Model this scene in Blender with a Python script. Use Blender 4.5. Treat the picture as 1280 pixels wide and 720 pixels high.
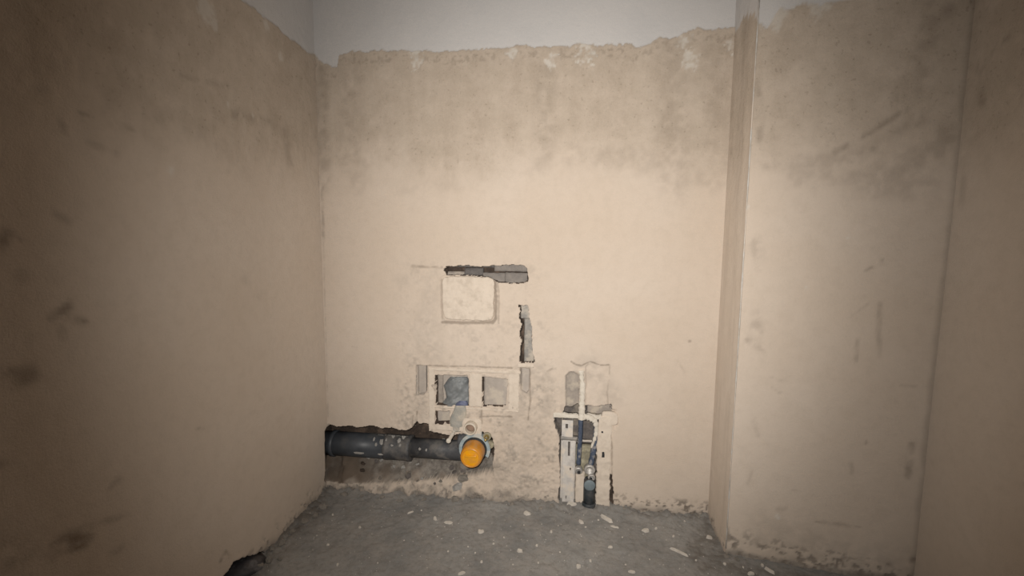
import bpy, math, random
import numpy as np
from mathutils import Vector, Matrix

# ---------------------------------------------------------------- camera, world, light, exposure
for o in list(bpy.data.objects):
    bpy.data.objects.remove(o)
SC = bpy.context.scene
COL = SC.collection
CAM = np.array([1.12174, -2.02503, 1.2])
YAW, TILT, ROLL, FPX = 0.12274, 0.1062, 0.00905, 590.23
_f = np.array([-math.sin(YAW), math.cos(YAW), 0.0]); _r = np.array([math.cos(YAW), math.sin(YAW), 0.0]); _u = np.array([0, 0, 1.0])
FW = _f * math.cos(TILT) - _u * math.sin(TILT)
_u2 = _u * math.cos(TILT) + _f * math.sin(TILT)
RT = _r * math.cos(ROLL) + _u2 * math.sin(ROLL)
UP = -_r * math.sin(ROLL) + _u2 * math.cos(ROLL)
cam = bpy.data.cameras.new('camera'); cam.sensor_width = 36; cam.lens = FPX / 1280 * 36
cam.clip_start = 0.02
camo = bpy.data.objects.new('camera', cam); COL.objects.link(camo)
camo.matrix_world = Matrix(((RT[0], UP[0], -FW[0], CAM[0]), (RT[1], UP[1], -FW[1], CAM[1]), (RT[2], UP[2], -FW[2], CAM[2]), (0, 0, 0, 1)))
SC.camera = camo

W = bpy.data.worlds.new('world'); SC.world = W; W.use_nodes = True
W.node_tree.nodes['Background'].inputs[0].default_value = (0.75, 0.72, 0.70, 1)
W.node_tree.nodes['Background'].inputs[1].default_value = 0.035

# the torch of the phone that takes the picture: a small lamp beside the lens
# (a bright core and a wider spill, as such a lamp throws it)
for _nm, _half, _watt in (('torch_core', 35, 104), ('torch_spill', 52, 94)):
    tl = bpy.data.lights.new(_nm, 'SPOT'); tl.energy = _watt; tl.color = (1.0, 0.96, 0.905)
    tl.spot_size = math.radians(2 * _half); tl.spot_blend = 1.0; tl.shadow_soft_size = 0.012
    tlo = bpy.data.objects.new(_nm, tl); COL.objects.link(tlo)
    tlo.location = Vector(CAM - RT * 0.035 + UP * 0.05)
    tlo.rotation_euler = (Vector((1.05, 0.0, 1.07)) - tlo.location).to_track_quat('-Z', 'Y').to_euler()
    tlo.scale = (1.0, 1.25, 1.0)

SC.view_settings.view_transform = 'Standard'
SC.view_settings.look = 'None'
SC.view_settings.gamma = 1.0
SC.view_settings.use_curve_mapping = False
SC.view_settings.exposure = 0.0

random.seed(7)
RNG = np.random.default_rng(11)

# ---------------------------------------------------------------- measuring helpers
def ray(px, py):
    return RT * (px - 640) / FPX - UP * (py - 360) / FPX + FW
def on_plane(px, py, p0, n):
    d = ray(px, py); p0 = np.asarray(p0, float); n = np.asarray(n, float)
    t = np.dot(p0 - CAM, n) / np.dot(d, n)
    return CAM + d * t
def BW(px, py, y=0.0):                 # point on the back wall (or at depth y behind it)
    return on_plane(px, py, (0, y, 0), (0, 1, 0))
def FLR(px, py, z=0.0):
    return on_plane(px, py, (0, 0, z), (0, 0, 1))
# boxed shaft on the right
XI = 1.7375
EDGE = np.array([1.739, -0.236, 0.0])
_a = math.radians(9.0)
SD = np.array([math.cos(_a), -math.sin(_a), 0.0])       # along the shaft's front
SN = np.array([-math.sin(_a), -math.cos(_a), 0.0])      # its normal, into the room
CORN = on_plane(1171, 450, EDGE, SN); CORN[2] = 0
SHAFT_W = float(np.dot(CORN - EDGE, SD))
H = 2.75
def bw2(px, py):
    p = BW(px, py); return (p[0], p[2])
def lw2(px, py):
    p = on_plane(px, py, (0, 0, 0), (1, 0, 0)); return (-p[1], p[2])
def sf2(px, py):
    p = on_plane(px, py, EDGE, SN); return (float(np.dot(p - EDGE, SD)), p[2])
RWN = np.array([-1.0, 0, 0])
def rw2(px, py):
    p = on_plane(px, py, CORN, RWN); return (CORN[1] - p[1], p[2])

# ---------------------------------------------------------------- numpy noise and shape fields
def _hash(ix, iy, seed):
    h = (ix.astype(np.int64) * 374761393 + iy.astype(np.int64) * 668265263 + seed * 974634777) & 0xffffffff
    h = ((h ^ (h >> 13)) * 1274126177) & 0xffffffff
    return ((h ^ (h >> 16)) & 0xffff) / 65535.0
def vnoise(x, y, seed=0):
    ix = np.floor(x); iy = np.floor(y); fx = x - ix; fy = y - iy
    fx = fx * fx * (3 - 2 * fx); fy = fy * fy * (3 - 2 * fy)
    a = _hash(ix, iy, seed); b = _hash(ix + 1, iy, seed); c = _hash(ix, iy + 1, seed); d = _hash(ix + 1, iy + 1, seed)
    return (a + (b - a) * fx) * (1 - fy) + (c + (d - c) * fx) * fy
def fbm(x, y, scale, octv=4, seed=0, gain=0.5):
    x = np.asarray(x, float) * scale; y = np.asarray(y, float) * scale
    s = 0; a = 1; t = 0
    for i in range(octv):
        s = s + a * (vnoise(x + 13.7 * i, y + 7.1 * i, seed + i) - 0.5); t += a; a *= gain; x = x * 2.03; y = y * 2.03
    return s / t * 2          # about -1..1
def sstep(a, b, x):
    t = np.clip((x - a) / (b - a), 0, 1); return t * t * (3 - 2 * t)
def sdf_poly(X, Y, pts):      # negative inside
    pts = np.asarray(pts, float); d = np.full(X.shape, 1e9); ins = np.zeros(X.shape, bool)
    n = len(pts)
    for i in range(n):
        ax, ay = pts[i]; bx, by = pts[(i + 1) % n]
        ex, ey = bx - ax, by - ay
        t = np.clip(((X - ax) * ex + (Y - ay) * ey) / (ex * ex + ey * ey + 1e-12), 0, 1)
        d = np.minimum(d, np.hypot(X - ax - t * ex, Y - ay - t * ey))
        c = (ay > Y) != (by > Y)
        with np.errstate(divide='ignore', invalid='ignore'):
            xi = (bx - ax) * (Y - ay) / (by - ay if by != ay else 1e-12) + ax
        ins ^= c & (X < xi)
    return np.where(ins, -d, d)
def d_line(X, Y, pts):
    d = np.full(X.shape, 1e9)
    for (ax, ay), (bx, by) in zip(pts[:-1], pts[1:]):
        ex, ey = bx - ax, by - ay
        t = np.clip(((X - ax) * ex + (Y - ay) * ey) / (ex * ex + ey * ey + 1e-12), 0, 1)
        d = np.minimum(d, np.hypot(X - ax - t * ex, Y - ay - t * ey))
    return d
def strokes(X, Y, items, to2, seed=50):
    out = np.zeros(X.shape)
    n1 = fbm(X, Y, 38, 4, seed); n2 = fbm(X, Y, 11, 3, seed + 9)
    for pts, w, s in items:
        q = [to2(*p) for p in pts]
        if len(q) == 1: q = q * 2
        d = d_line(X, Y, q)
        k = np.clip(1 - (d + n2 * w * 0.5) / w, 0, 1)
        out = np.maximum(out, s * sstep(0.0, 0.9, k) * np.clip(0.62 + n1 * 1.3, 0, 1) * 0.85)
    return out

# ---------------------------------------------------------------- materials
MATS = {}
def new_mat(name):
    m = bpy.data.materials.new(name); m.use_nodes = True
    nt = m.node_tree; b = nt.nodes['Principled BSDF']
    MATS[name] = m
    return m, nt, b
def nd(nt, t, **kw):
    n = nt.nodes.new(t)
    for k, v in kw.items(): setattr(n, k, v)
    return n
def mixc(nt, fac, a, b, mode='MIX'):
    n = nd(nt, 'ShaderNodeMix', data_type='RGBA', blend_type=mode)
    for i, v in ((0, fac), (6, a), (7, b)):
        if hasattr(v, 'links'): nt.links.new(v, n.inputs[i])
        elif isinstance(v, (int, float)): n.inputs[i].default_value = v
        else: n.inputs[i].default_value = (*v, 1)
    return n.outputs[2]
def math_n(nt, op, a, b=0.0, clamp=False):
    n = nd(nt, 'ShaderNodeMath', operation=op); n.use_clamp = clamp
    for i, v in ((0, a), (1, b)):
        if hasattr(v, 'links'): nt.links.new(v, n.inputs[i])
        else: n.inputs[i].default_value = v
    return n.outputs[0]
def noise_n(nt, scale, detail=4, rough=0.55, lo=0.35, hi=0.65, stretch=None):
    g = nd(nt, 'ShaderNodeNewGeometry'); src = g.outputs['Position']
    if stretch:
        mp = nd(nt, 'ShaderNodeMapping'); mp.inputs['Scale'].default_value = stretch
        nt.links.new(src, mp.inputs['Vector']); src = mp.outputs[0]
    n = nd(nt, 'ShaderNodeTexNoise'); n.inputs['Scale'].default_value = scale; n.inputs['Detail'].default_value = detail
    n.inputs['Roughness'].default_value = rough
    nt.links.new(src, n.inputs['Vector'])
    r = nd(nt, 'ShaderNodeMapRange'); r.inputs[1].default_value = lo; r.inputs[2].default_value = hi
    nt.links.new(n.outputs['Fac'], r.inputs[0])
    return r.outputs[0]
def attr_n(nt, name):
    return nd(nt, 'ShaderNodeAttribute', attribute_name=name).outputs['Fac']
def bump_n(nt, b, hgt, strength, dist):
    bp = nd(nt, 'ShaderNodeBump'); bp.inputs['Strength'].default_value = strength; bp.inputs['Distance'].default_value = dist
    nt.links.new(hgt, bp.inputs['Height']); nt.links.new(bp.outputs[0], b.inputs['Normal'])

PL = (0.615, 0.525, 0.440)
def plaster(name, coarse=True):
    m, nt, b = new_mat(name)
    c = mixc(nt, noise_n(nt, 2.2, 3), PL if coarse else (0.655, 0.57, 0.48), (0.590, 0.495, 0.405) if coarse else (0.64, 0.555, 0.465))
    c = mixc(nt, math_n(nt, 'MULTIPLY', noise_n(nt, 24, 6, 0.7, 0.45, 0.75), 0.35), c, (0.49, 0.41, 0.33))
    if not coarse:
        c = mixc(nt, math_n(nt, 'MULTIPLY', noise_n(nt, 32, 4, 0.6, 0.50, 0.68), 0.32), c, (0.40, 0.335, 0.265))
    if coarse:
        mott = noise_n(nt, 130, 6, 0.8, 0.30, 0.70)
        drip = noise_n(nt, 9, 4, 0.6, 0.35, 0.65, (1, 1, 0.14))
        rc = mixc(nt, mott, (0.48, 0.40, 0.32), (0.41, 0.335, 0.265))
        rc = mixc(nt, math_n(nt, 'MULTIPLY', drip, 0.55), rc, (0.53, 0.45, 0.365))
        fleck = math_n(nt, 'MULTIPLY', noise_n(nt, 75, 3, 0.5, 0.62, 0.70), 0.5)
        rc = mixc(nt, fleck, rc, (0.27, 0.215, 0.165))
        c = mixc(nt, math_n(nt, 'MULTIPLY', attr_n(nt, 'coarse'), math_n(nt, 'ADD', 0.55, noise_n(nt, 11, 7, 0.72, 0.33, 0.67)), True), c, rc)
        c = mixc(nt, attr_n(nt, 'damp'), c, mixc(nt, noise_n(nt, 26, 6, 0.75, 0.36, 0.62), (0.30, 0.27, 0.235), (0.135, 0.116, 0.10)))
        c = mixc(nt, attr_n(nt, 'stain_shade'), c, (0.13, 0.095, 0.068))
        c = mixc(nt, attr_n(nt, 'chalk'), c, (0.66, 0.62, 0.56))
        pc = mixc(nt, noise_n(nt, 3, 3), (0.60, 0.575, 0.555), (0.57, 0.55, 0.535))
        c = mixc(nt, attr_n(nt, 'paint'), c, pc)
    nt.links.new(c, b.inputs['Base Color'])
    b.inputs['Roughness'].default_value = 0.88; b.inputs['Diffuse Roughness'].default_value = 0.3
    b.inputs['Specular IOR Level'].default_value = 0.25
    h = math_n(nt, 'ADD', noise_n(nt, 160, 5, 0.7, 0.2, 0.8), math_n(nt, 'MULTIPLY', noise_n(nt, 30, 4, 0.6, 0.2, 0.8), 1.3))
    bump_n(nt, b, h, 0.35, 0.004)
    return m
plaster('plaster')
plaster('putty_plaster', False)

def grainy(name, c1, c2, scale=30, rough=0.85, c3=None, s3=6, bump=0.4, dist=0.004, spec=0.3, metal=0.0):
    m, nt, b = new_mat(name)
    c = mixc(nt, noise_n(nt, scale, 5, 0.65), c1, c2)
    if c3: c = mixc(nt, noise_n(nt, s3, 5, 0.6, 0.5, 0.62), c, c3)
    nt.links.new(c, b.inputs['Base Color'])
    b.inputs['Roughness'].default_value = rough; b.inputs['Specular IOR Level'].default_value = spec; b.inputs['Metallic'].default_value = metal
    if rough > 0.8: b.inputs['Diffuse Roughness'].default_value = 0.3
    if bump: bump_n(nt, b, noise_n(nt, scale * 3, 5, 0.65, 0.2, 0.8), bump, dist)
    return m
grainy('mortar', (0.19, 0.165, 0.150), (0.11, 0.098, 0.092), 35, 0.95, (0.27, 0.23, 0.19), 14, 0.8, 0.008)
grainy('earth', (0.085, 0.062, 0.048), (0.045, 0.034, 0.028), 40, 0.95, (0.14, 0.10, 0.075), 20, 0.8, 0.008)
grainy('recess_grey', (0.37, 0.32, 0.275), (0.28, 0.245, 0.215), 30, 0.92, (0.46, 0.40, 0.33), 16)
grainy('block_grey', (0.27, 0.24, 0.215), (0.205, 0.185, 0.17), 40, 0.93, None, 6, 0.6)
grainy('block_dark', (0.17, 0.155, 0.145), (0.11, 0.10, 0.095), 40, 0.93, None, 6, 0.6)
grainy('pipe_grey', (0.082, 0.089, 0.100), (0.055, 0.060, 0.068), 14, 0.45, (0.10, 0.10, 0.10), 9, 0.1, 0.001, 0.4)
grainy('pipe_grey_dusty', (0.085, 0.085, 0.089), (0.050, 0.051, 0.055), 22, 0.6, (0.15, 0.14, 0.13), 13, 0.15, 0.001, 0.4)
grainy('splash', (0.42, 0.40, 0.37), (0.30, 0.285, 0.265), 60, 0.9)
grainy('rubber', (0.025, 0.026, 0.028), (0.045, 0.045, 0.046), 60, 0.6, None, 6, 0.1)
grainy('clamp_blue', (0.36, 0.43, 0.45), (0.27, 0.32, 0.34), 45, 0.55, (0.50, 0.49, 0.45), 30, 0.2, 0.002)
grainy('cream_plastic', (0.70, 0.62, 0.52), (0.60, 0.53, 0.44), 40, 0.55, None, 6, 0.15)
grainy('plug_pink', (0.30, 0.21, 0.155), (0.20, 0.14, 0.105), 50, 0.8)
grainy('tank_grey', (0.43, 0.375, 0.325), (0.36, 0.315, 0.275), 22, 0.7, (0.50, 0.435, 0.36), 16, 0.2)
grainy('steel_dusty', (0.62, 0.58, 0.535), (0.46, 0.43, 0.40), 40, 0.6, (0.66, 0.58, 0.49), 18, 0.3, 0.002)
grainy('steel_plain', (0.31, 0.285, 0.255), (0.22, 0.205, 0.19), 40, 0.55, (0.42, 0.37, 0.31), 22, 0.3, 0.002)
grainy('blue_sleeve', (0.050, 0.066, 0.105), (0.085, 0.105, 0.145), 60, 0.6, (0.27, 0.26, 0.26), 40, 0.3, 0.002)
grainy('white_putty', (0.72, 0.665, 0.585), (0.60, 0.545, 0.465), 60, 0.9, None, 6, 0.6)
grainy('chrome_dusty', (0.60, 0.57, 0.53), (0.36, 0.34, 0.32), 70, 0.45, None, 6, 0.3, 0.002, 0.5, 0.4)
grainy('drain_plug', (0.20, 0.24, 0.26), (0.15, 0.185, 0.20), 40, 0.5, None, 6, 0.1)
grainy('drain_dark', (0.045, 0.055, 0.062), (0.03, 0.037, 0.042), 30, 0.5, (0.09, 0.09, 0.09), 18, 0.15)
grainy('brass', (0.62, 0.47, 0.16), (0.42, 0.33, 0.13), 60, 0.3, None, 6, 0.2, 0.001, 0.5, 0.85)
grainy('brass_dirty', (0.33, 0.29, 0.20), (0.22, 0.20, 0.15), 60, 0.7, (0.42, 0.38, 0.27), 35, 0.3)
grainy('flake', (0.66, 0.61, 0.54), (0.54, 0.49, 0.43), 60, 0.9)
grainy('lump', (0.30, 0.27, 0.235), (0.20, 0.18, 0.155), 40, 0.95, None, 6, 0.7)
grainy('ceiling_paint', (0.62, 0.61, 0.61), (0.57, 0.56, 0.56), 4, 0.9)
grainy('metal_bead', (0.58, 0.56, 0.53), (0.45, 0.40, 0.34), 25, 0.5, PL, 9, 0.2, 0.002)
grainy('dark_film', (0.05, 0.048, 0.052), (0.09, 0.085, 0.085), 20, 0.5, (0.16, 0.155, 0.16), 14, 0.4, 0.006)
# concrete screed
m, nt, b = new_mat('screed')
c = mixc(nt, noise_n(nt, 3.0, 5, 0.6), (0.335, 0.322, 0.302), (0.225, 0.220, 0.210))
c = mixc(nt, math_n(nt, 'MULTIPLY', noise_n(nt, 9, 7, 0.75, 0.42, 0.66), 0.7), c, (0.355, 0.326, 0.294))
c = mixc(nt, math_n(nt, 'MULTIPLY', noise_n(nt, 42, 6, 0.75, 0.48, 0.70), 0.6), c, (0.16, 0.148, 0.130))
c = mixc(nt, noise_n(nt, 210, 3, 0.6, 0.68, 0.74), c, (0.42, 0.385, 0.335))
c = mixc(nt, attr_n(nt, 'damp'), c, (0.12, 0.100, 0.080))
nt.links.new(c, b.inputs['Base Color']); b.inputs['Diffuse Roughness'].default_value = 0.3; b.inputs['Roughness'].default_value = 0.92; b.inputs['Specular IOR Level'].default_value = 0.2
bump_n(nt, b, noise_n(nt, 90, 6, 0.7, 0.2, 0.8), 0.5, 0.006)
# orange plastic cap
m, nt, b = new_mat('orange_plastic')
c = mixc(nt, noise_n(nt, 45, 4, 0.6, 0.45, 0.75), (0.66, 0.27, 0.025), (0.50, 0.27, 0.10))
nt.links.new(c, b.inputs['Base Color']); b.inputs['Roughness'].default_value = 0.32; b.inputs['Subsurface Weight'].default_value = 0.0
m, nt, b = new_mat('orange_plastic_clear')
c = mixc(nt, noise_n(nt, 40, 4, 0.6, 0.4, 0.7), (0.80, 0.36, 0.01), (0.66, 0.30, 0.05))
nt.links.new(c, b.inputs['Base Color']); b.inputs['Roughness'].default_value = 0.22
# blue-grey plastic film
m, nt, b = new_mat('film')
c = mixc(nt, noise_n(nt, 26, 4, 0.6), (0.19, 0.20, 0.205), (0.27, 0.28, 0.28))
nt.links.new(c, b.inputs['Base Color']); b.inputs['Roughness'].default_value = 0.55
b.inputs['Transmission Weight'].default_value = 0.15
bump_n(nt, b, noise_n(nt, 40, 4, 0.6, 0.2, 0.8), 0.5, 0.006)
grainy('film_dusty', (0.40, 0.375, 0.33), (0.30, 0.295, 0.27), 40, 0.6, (0.50, 0.445, 0.37), 22, 0.4)
grainy('film_blue', (0.10, 0.115, 0.20), (0.15, 0.165, 0.24), 40, 0.5, None, 6, 0.2)

# ---------------------------------------------------------------- object helpers
WLOC = {}
def wl(o): return WLOC.get(o.name, Vector((0, 0, 0))) if o else Vector((0, 0, 0))
def obj(name, verts, faces, mat, parent=None, smooth=True, center=True, base=False):
    v = np.asarray(verts, float)
    c = np.zeros(3)
    if center:
        c = (v.min(0) + v.max(0)) / 2
        if base: c[2] = v[:, 2].min()
    me = bpy.data.meshes.new(name)
    me.from_pydata((v - c).tolist(), [], [list(f) for f in faces]); me.update()
    me.materials.append(MATS[mat])
    if smooth: me.polygons.foreach_set('use_smooth', [True] * len(me.polygons))
    o = bpy.data.objects.new(name, me); COL.objects.link(o)
    WLOC[o.name] = Vector(c)
    if parent: o.parent = parent
    o.location = Vector(c) - wl(parent)
    return o
def empty(name, loc):
    o = bpy.data.objects.new(name, None); COL.objects.link(o); o.location = Vector(loc); o.empty_display_size = 0.05
    WLOC[o.name] = Vector(loc); return o
def tag(o, label, cat=None, group=None, kind=None):
    o['label'] = label
    if cat: o['category'] = cat
    if group: o['group'] = group
    if kind: o['kind'] = kind
    return o
def merge(*parts):
    V = []; F = []
    for v, f in parts:
        k = len(V); V += [tuple(p) for p in v]; F += [tuple(i + k for i in q) for q in f]
    return V, F
def g_frame(d):
    d = Vector(d).normalized(); a = Vector((0, 0, 1)) if abs(d.z) < 0.9 else Vector((1, 0, 0))
    s = d.cross(a).normalized(); return d, s, s.cross(d).normalized()
def g_lathe(p0, direction, prof, seg=24, capa=True, capb=True):
    """profile [(distance along axis, radius)] turned about an axis"""
    d, s, t = g_frame(direction); p0 = Vector(p0); V = []; F = []
    for (k, r) in prof:
        for i in range(seg):
            a = 2 * math.pi * i / seg
            V.append(tuple(p0 + d * k + (s * math.cos(a) + t * math.sin(a)) * r))
    for j in range(len(prof) - 1):
        for i in range(seg):
            i2 = (i + 1) % seg
            F.append((j * seg + i, j * seg + i2, (j + 1) * seg + i2, (j + 1) * seg + i))
    if capa: F.append(tuple(range(seg))[::-1])
    if capb: F.append(tuple(range((len(prof) - 1) * seg, len(prof) * seg)))
    return V, F
def g_tube(path, rad, seg=12, wob=0.0):
    path = [Vector(p) for p in path]; n = len(path)
    rads = rad if hasattr(rad, '__len__') else [rad] * n
    V = []; F = []
    for k, p in enumerate(path):
        d = (path[min(k + 1, n - 1)] - path[max(k - 1, 0)])
        d, s, t = g_frame(d)
        for i in range(seg):
            a = 2 * math.pi * i / seg
            rr = rads[k] * (1 + wob * (random.random() - 0.5))
            V.append(tuple(p + (s * math.cos(a) + t * math.sin(a)) * rr))
    for j in range(n - 1):
        for i in range(seg):
            i2 = (i + 1) % seg
            F.append((j * seg + i, j * seg + i2, (j + 1) * seg + i2, (j + 1) * seg + i))
    F.append(tuple(range(seg))[::-1]); F.append(tuple(range((n - 1) * seg, n * seg)))
    return V, F
def smooth_path(pts, n=6):
    pts = [Vector(p) for p in pts]; out = []
    for i in range(len(pts) - 1):
        p0 = pts[max(i - 1, 0)]; p1 = pts[i]; p2 = pts[i + 1]; p3 = pts[min(i + 2, len(pts) - 1)]
        for k in range(n):
            t = k / n
            out.append(0.5 * ((2 * p1) + (p2 - p0) * t + (2 * p0 - 5 * p1 + 4 * p2 - p3) * t * t + (3 * p1 - p0 - 3 * p2 + p3) * t ** 3))
    out.append(pts[-1]); return out
def g_box(x0, x1, y0, y1, z0, z1, bev=0.0):
    b = bev
    if b <= 0:
        V = [(x, y, z) for z in (z0, z1) for y in (y0, y1) for x in (x0, x1)]
        F = [(0, 2, 3, 1), (4, 5, 7, 6), (0, 1, 5, 4), (2, 6, 7, 3), (0, 4, 6, 2), (1, 3, 7, 5)]
        return V, F
    import bmesh
    bm = bmesh.new(); bmesh.ops.create_cube(bm, size=1)
    for v in bm.verts:
        v.co = Vector(((x0 + x1) / 2 + v.co.x * (x1 - x0), (y0 + y1) / 2 + v.co.y * (y1 - y0), (z0 + z1) / 2 + v.co.z * (z1 - z0)))
    bmesh.ops.bevel(bm, geom=list(bm.edges), offset=b, segments=2, affect='EDGES', profile=0.6)
    bm.verts.ensure_lookup_table(); bm.verts.index_update()
    V = [tuple(v.co) for v in bm.verts]; F = [tuple(v.index for v in f.verts) for f in bm.faces]; bm.free()
    return V, F
def g_slab(x0, x1, z0, z1, yf, yb, nx=None, nz=None, amp=0.0015, edge=0.002, seed=1, sup=0, x0b=None, x1b=None, rim=0.35, res=0.004, relief_scale=45):
    """a hand-smeared slab standing in front of the back wall: rough front, ragged rim, flat back.
    x0b/x1b: the x limits at the bottom when it is not square; sup: superellipse power of rounded corners"""
    x0b = x0 if x0b is None else x0b; x1b = x1 if x1b is None else x1b
    nx = nx or max(3, int((x1 - x0) / res)); nz = nz or max(3, int((z1 - z0) / res))
    s, t = np.meshgrid(np.linspace(-1, 1, nx + 1), np.linspace(-1, 1, nz + 1))
    if sup:
        r = np.maximum(abs(s), abs(t)); L = (abs(s) ** sup + abs(t) ** sup) ** (1 / sup); k = np.where(L > 0, r / np.maximum(L, 1e-9), 1)
        s2, t2 = s * k, t * k
    else: s2, t2 = s, t
    tt = (t2 + 1) / 2
    xa = x0b + (x0 - x0b) * tt; xb = x1b + (x1 - x1b) * tt
    X = xa + (xb - xa) * (s2 + 1) / 2; Z = z0 + (z1 - z0) * tt
    rimk = np.maximum(abs(s), abs(t)) ** 4
    X = X + fbm(X, Z, 70, 3, seed) * edge * rimk; Z = Z + fbm(X, Z, 70, 3, seed + 5) * edge * rimk
    Y = yf + fbm(X, Z, relief_scale, 4, seed + 9) * amp
    brd = (abs(s) == 1) | (abs(t) == 1)
    Y = np.where(brd, yf + (yb - yf) * rim, Y)
    V = np.stack([X, Y, Z], -1).reshape(-1, 3); w = nx + 1
    F = [(j * w + i, j * w + i + 1, (j + 1) * w + i + 1, (j + 1) * w + i) for j in range(nz) for i in range(nx)]
    loop = [i for i in range(nx)] + [j * w + nx for j in range(nz)] + [nz * w + i for i in range(nx, 0, -1)] + [j * w for j in range(nz, 0, -1)]
    k0 = len(V); back = V[loop].copy(); back[:, 1] = yb
    V = np.vstack([V, back]); n = len(loop)
    F += [(loop[(i + 1) % n], loop[i], k0 + i, k0 + (i + 1) % n) for i in range(n)]
    F.append(tuple(k0 + i for i in range(n))[::-1])
    return V.tolist(), F
def slab_px(a, b, yf, yb, **kw):
    """slab whose face covers the two opposite points a, b seen on the wall"""
    p = BW(a[0], a[1], yf); q = BW(b[0], b[1], yf)
    return g_slab(min(p[0], q[0]), max(p[0], q[0]), min(p[2], q[2]), max(p[2], q[2]), yf, yb, **kw)

def relief(name, us, vs, origin, du, dn, hfun, mats, flip=False, parent=None):
    """a wall or floor as a real relief. hfun(U,V) -> height along dn, dict of attributes, material index per vertex"""
    us = np.asarray(us); vs = np.asarray(vs)
    U, Vv = np.meshgrid(us, vs)
    Hh, attrs, mi = hfun(U, Vv)
    origin = np.asarray(origin, float); du = np.asarray(du, float); dn = np.asarray(dn, float); dv = np.array([0, 0, 1.0])
    if abs(dn[2]) > 0.5: dv = np.array([0, -1.0, 0])
    P = origin + U[..., None] * du + Vv[..., None] * dv + Hh[..., None] * dn
    nu, nv = len(us), len(vs)
    idx = np.arange(nu * nv).reshape(nv, nu)
    a, b_, c, d = idx[:-1, :-1], idx[:-1, 1:], idx[1:, 1:], idx[1:, :-1]
    q = np.stack([a, b_, c, d] if not flip else [a, d, c, b_], -1).reshape(-1, 4)
    me = bpy.data.meshes.new(name)
    me.vertices.add(nu * nv); me.vertices.foreach_set('co', P.reshape(-1).astype(np.float32))
    nf = len(q)
    me.loops.add(nf * 4); me.loops.foreach_set('vertex_index', q.reshape(-1).astype(np.int32))
    me.polygons.add(nf); me.polygons.foreach_set('loop_start', (np.arange(nf) * 4).astype(np.int32))
    try: me.polygons.foreach_set('loop_total', np.full(nf, 4, np.int32))
    except Exception: pass
    for mm in mats: me.materials.append(MATS[mm])
    m4 = np.stack([mi[:-1, :-1], mi[:-1, 1:], mi[1:, 1:], mi[1:, :-1]]).max(0).reshape(-1)
    me.polygons.foreach_set('material_index', m4.astype(np.int32))
    me.polygons.foreach_set('use_smooth', np.ones(nf, bool))
    me.update(calc_edges=True)
    for k, v in attrs.items():
        at = me.attributes.new(k, 'FLOAT', 'POINT'); at.data.foreach_set('value', np.clip(v, 0, 1).reshape(-1).astype(np.float32))
    me.validate()
    o = bpy.data.objects.new(name, me); COL.objects.link(o); WLOC[o.name] = Vector((0, 0, 0))
    if parent: o.parent = parent
    return o
def steps(*seg):
    out = [np.array([seg[0]])]
    for k in range(1, len(seg), 2):
        a = out[-1][-1]; st, b = seg[k], seg[k + 1]
        n = max(1, int(round((b - a) / st))); out.append(np.linspace(a, b, n + 1)[1:])
    return np.concatenate(out)

# ================================================================ THE SETTING
COARSE_Z = 1.50
def common(U, V, seed):
    n = fbm(U, V, 3.1, 4, seed); n2 = fbm(U, V, 17, 4, seed + 3); n3 = fbm(U, V, 60, 3, seed + 6)
    h = fbm(U, V, 1.6, 3, seed + 20) * 0.003 + n2 * 0.0007
    co = sstep(-0.13, 0.17, V - COARSE_Z + n * 0.09 + n2 * 0.05)
    # the seam of smeared coat is mottled most, then it evens out above
    band = np.exp(-((V - COARSE_Z - 0.03 + n * 0.05) / 0.10) ** 2)
    co2 = co * 0.78 + band * np.clip(0.25 + n3 * 0.6 + n2 * 0.5, 0, 1) * 0.32
    h = h + (n3 * 0.0012 + n2 * 0.0012) * (co * 0.7 + band)
    return h, np.clip(co2, 0, 1), n, n2, n3

# ---- back wall
cav_slot = [bw2(*p) for p in [(553, 337), (558, 333), (580, 332), (602, 333), (618, 332), (640, 330.5), (655, 331.5), (659, 335), (660, 352), (655, 354), (625, 354), (612, 348), (600, 346), (580, 344.5), (558, 344), (557, 340)]]
cav_vert = [bw2(*p) for p in [(648, 381), (654, 383), (660, 380.5), (661, 395), (664.5, 412), (665, 440), (669, 452), (662, 454), (649, 453), (649.5, 440), (652, 427), (649, 419), (652, 405), (648.5, 396), (651, 388)]]
cav_left = [bw2(*p) for p in [(520.5, 456.5), (534, 457), (534, 488), (530, 493), (520, 494)]]
cav_w1 = [bw2(*p) for p in [(543.5, 469), (583, 469.5), (586, 474), (585.5, 507), (545, 506)]]
cav_w2 = [bw2(*p) for p in [(602.5, 471), (634.5, 474), (632, 508.5), (603, 508)]]
cav_right = [bw2(*p) for p in [(649.5, 460), (662.5, 460.5), (661.5, 488), (658, 492), (652, 489), (649.5, 480)]]
cav_small = [bw2(*p) for p in [(543.5, 514), (562, 514), (562, 530.5), (544, 530.5)]]
cav_pipe = [(-0.3, BW(404, 535)[2])] + [bw2(*p) for p in [(404, 535), (411, 530), (422, 533.5), (436, 531.5), (449, 535), (463, 532.5), (478, 535), (497, 537), (508, 538), (516, 534), (521, 526), (525, 530), (533, 529), (538, 538), (552, 543), (570, 544), (588, 540), (604, 541), (616, 548), (618, 562), (616, 580), (617, 596), (611, 592), (590, 596), (560, 600), (480, 603), (440, 603), (412, 600)]] + [(-0.3, BW(404, 600)[2])]
cav_basin = [bw2(*p) for p in [(692, 519), (702, 517), (707, 508), (712, 511), (722, 506), (735, 507), (748, 508), (764, 506), (765, 514), (763, 522), (750, 522), (749, 560), (749, 640), (700, 640), (698, 620), (700, 600), (699, 560), (699, 545), (694, 534)]]
sl_a = [bw2(*p) for p in [(707, 470), (711, 464), (718, 465), (724, 468), (724, 512), (707, 512)]]
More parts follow.
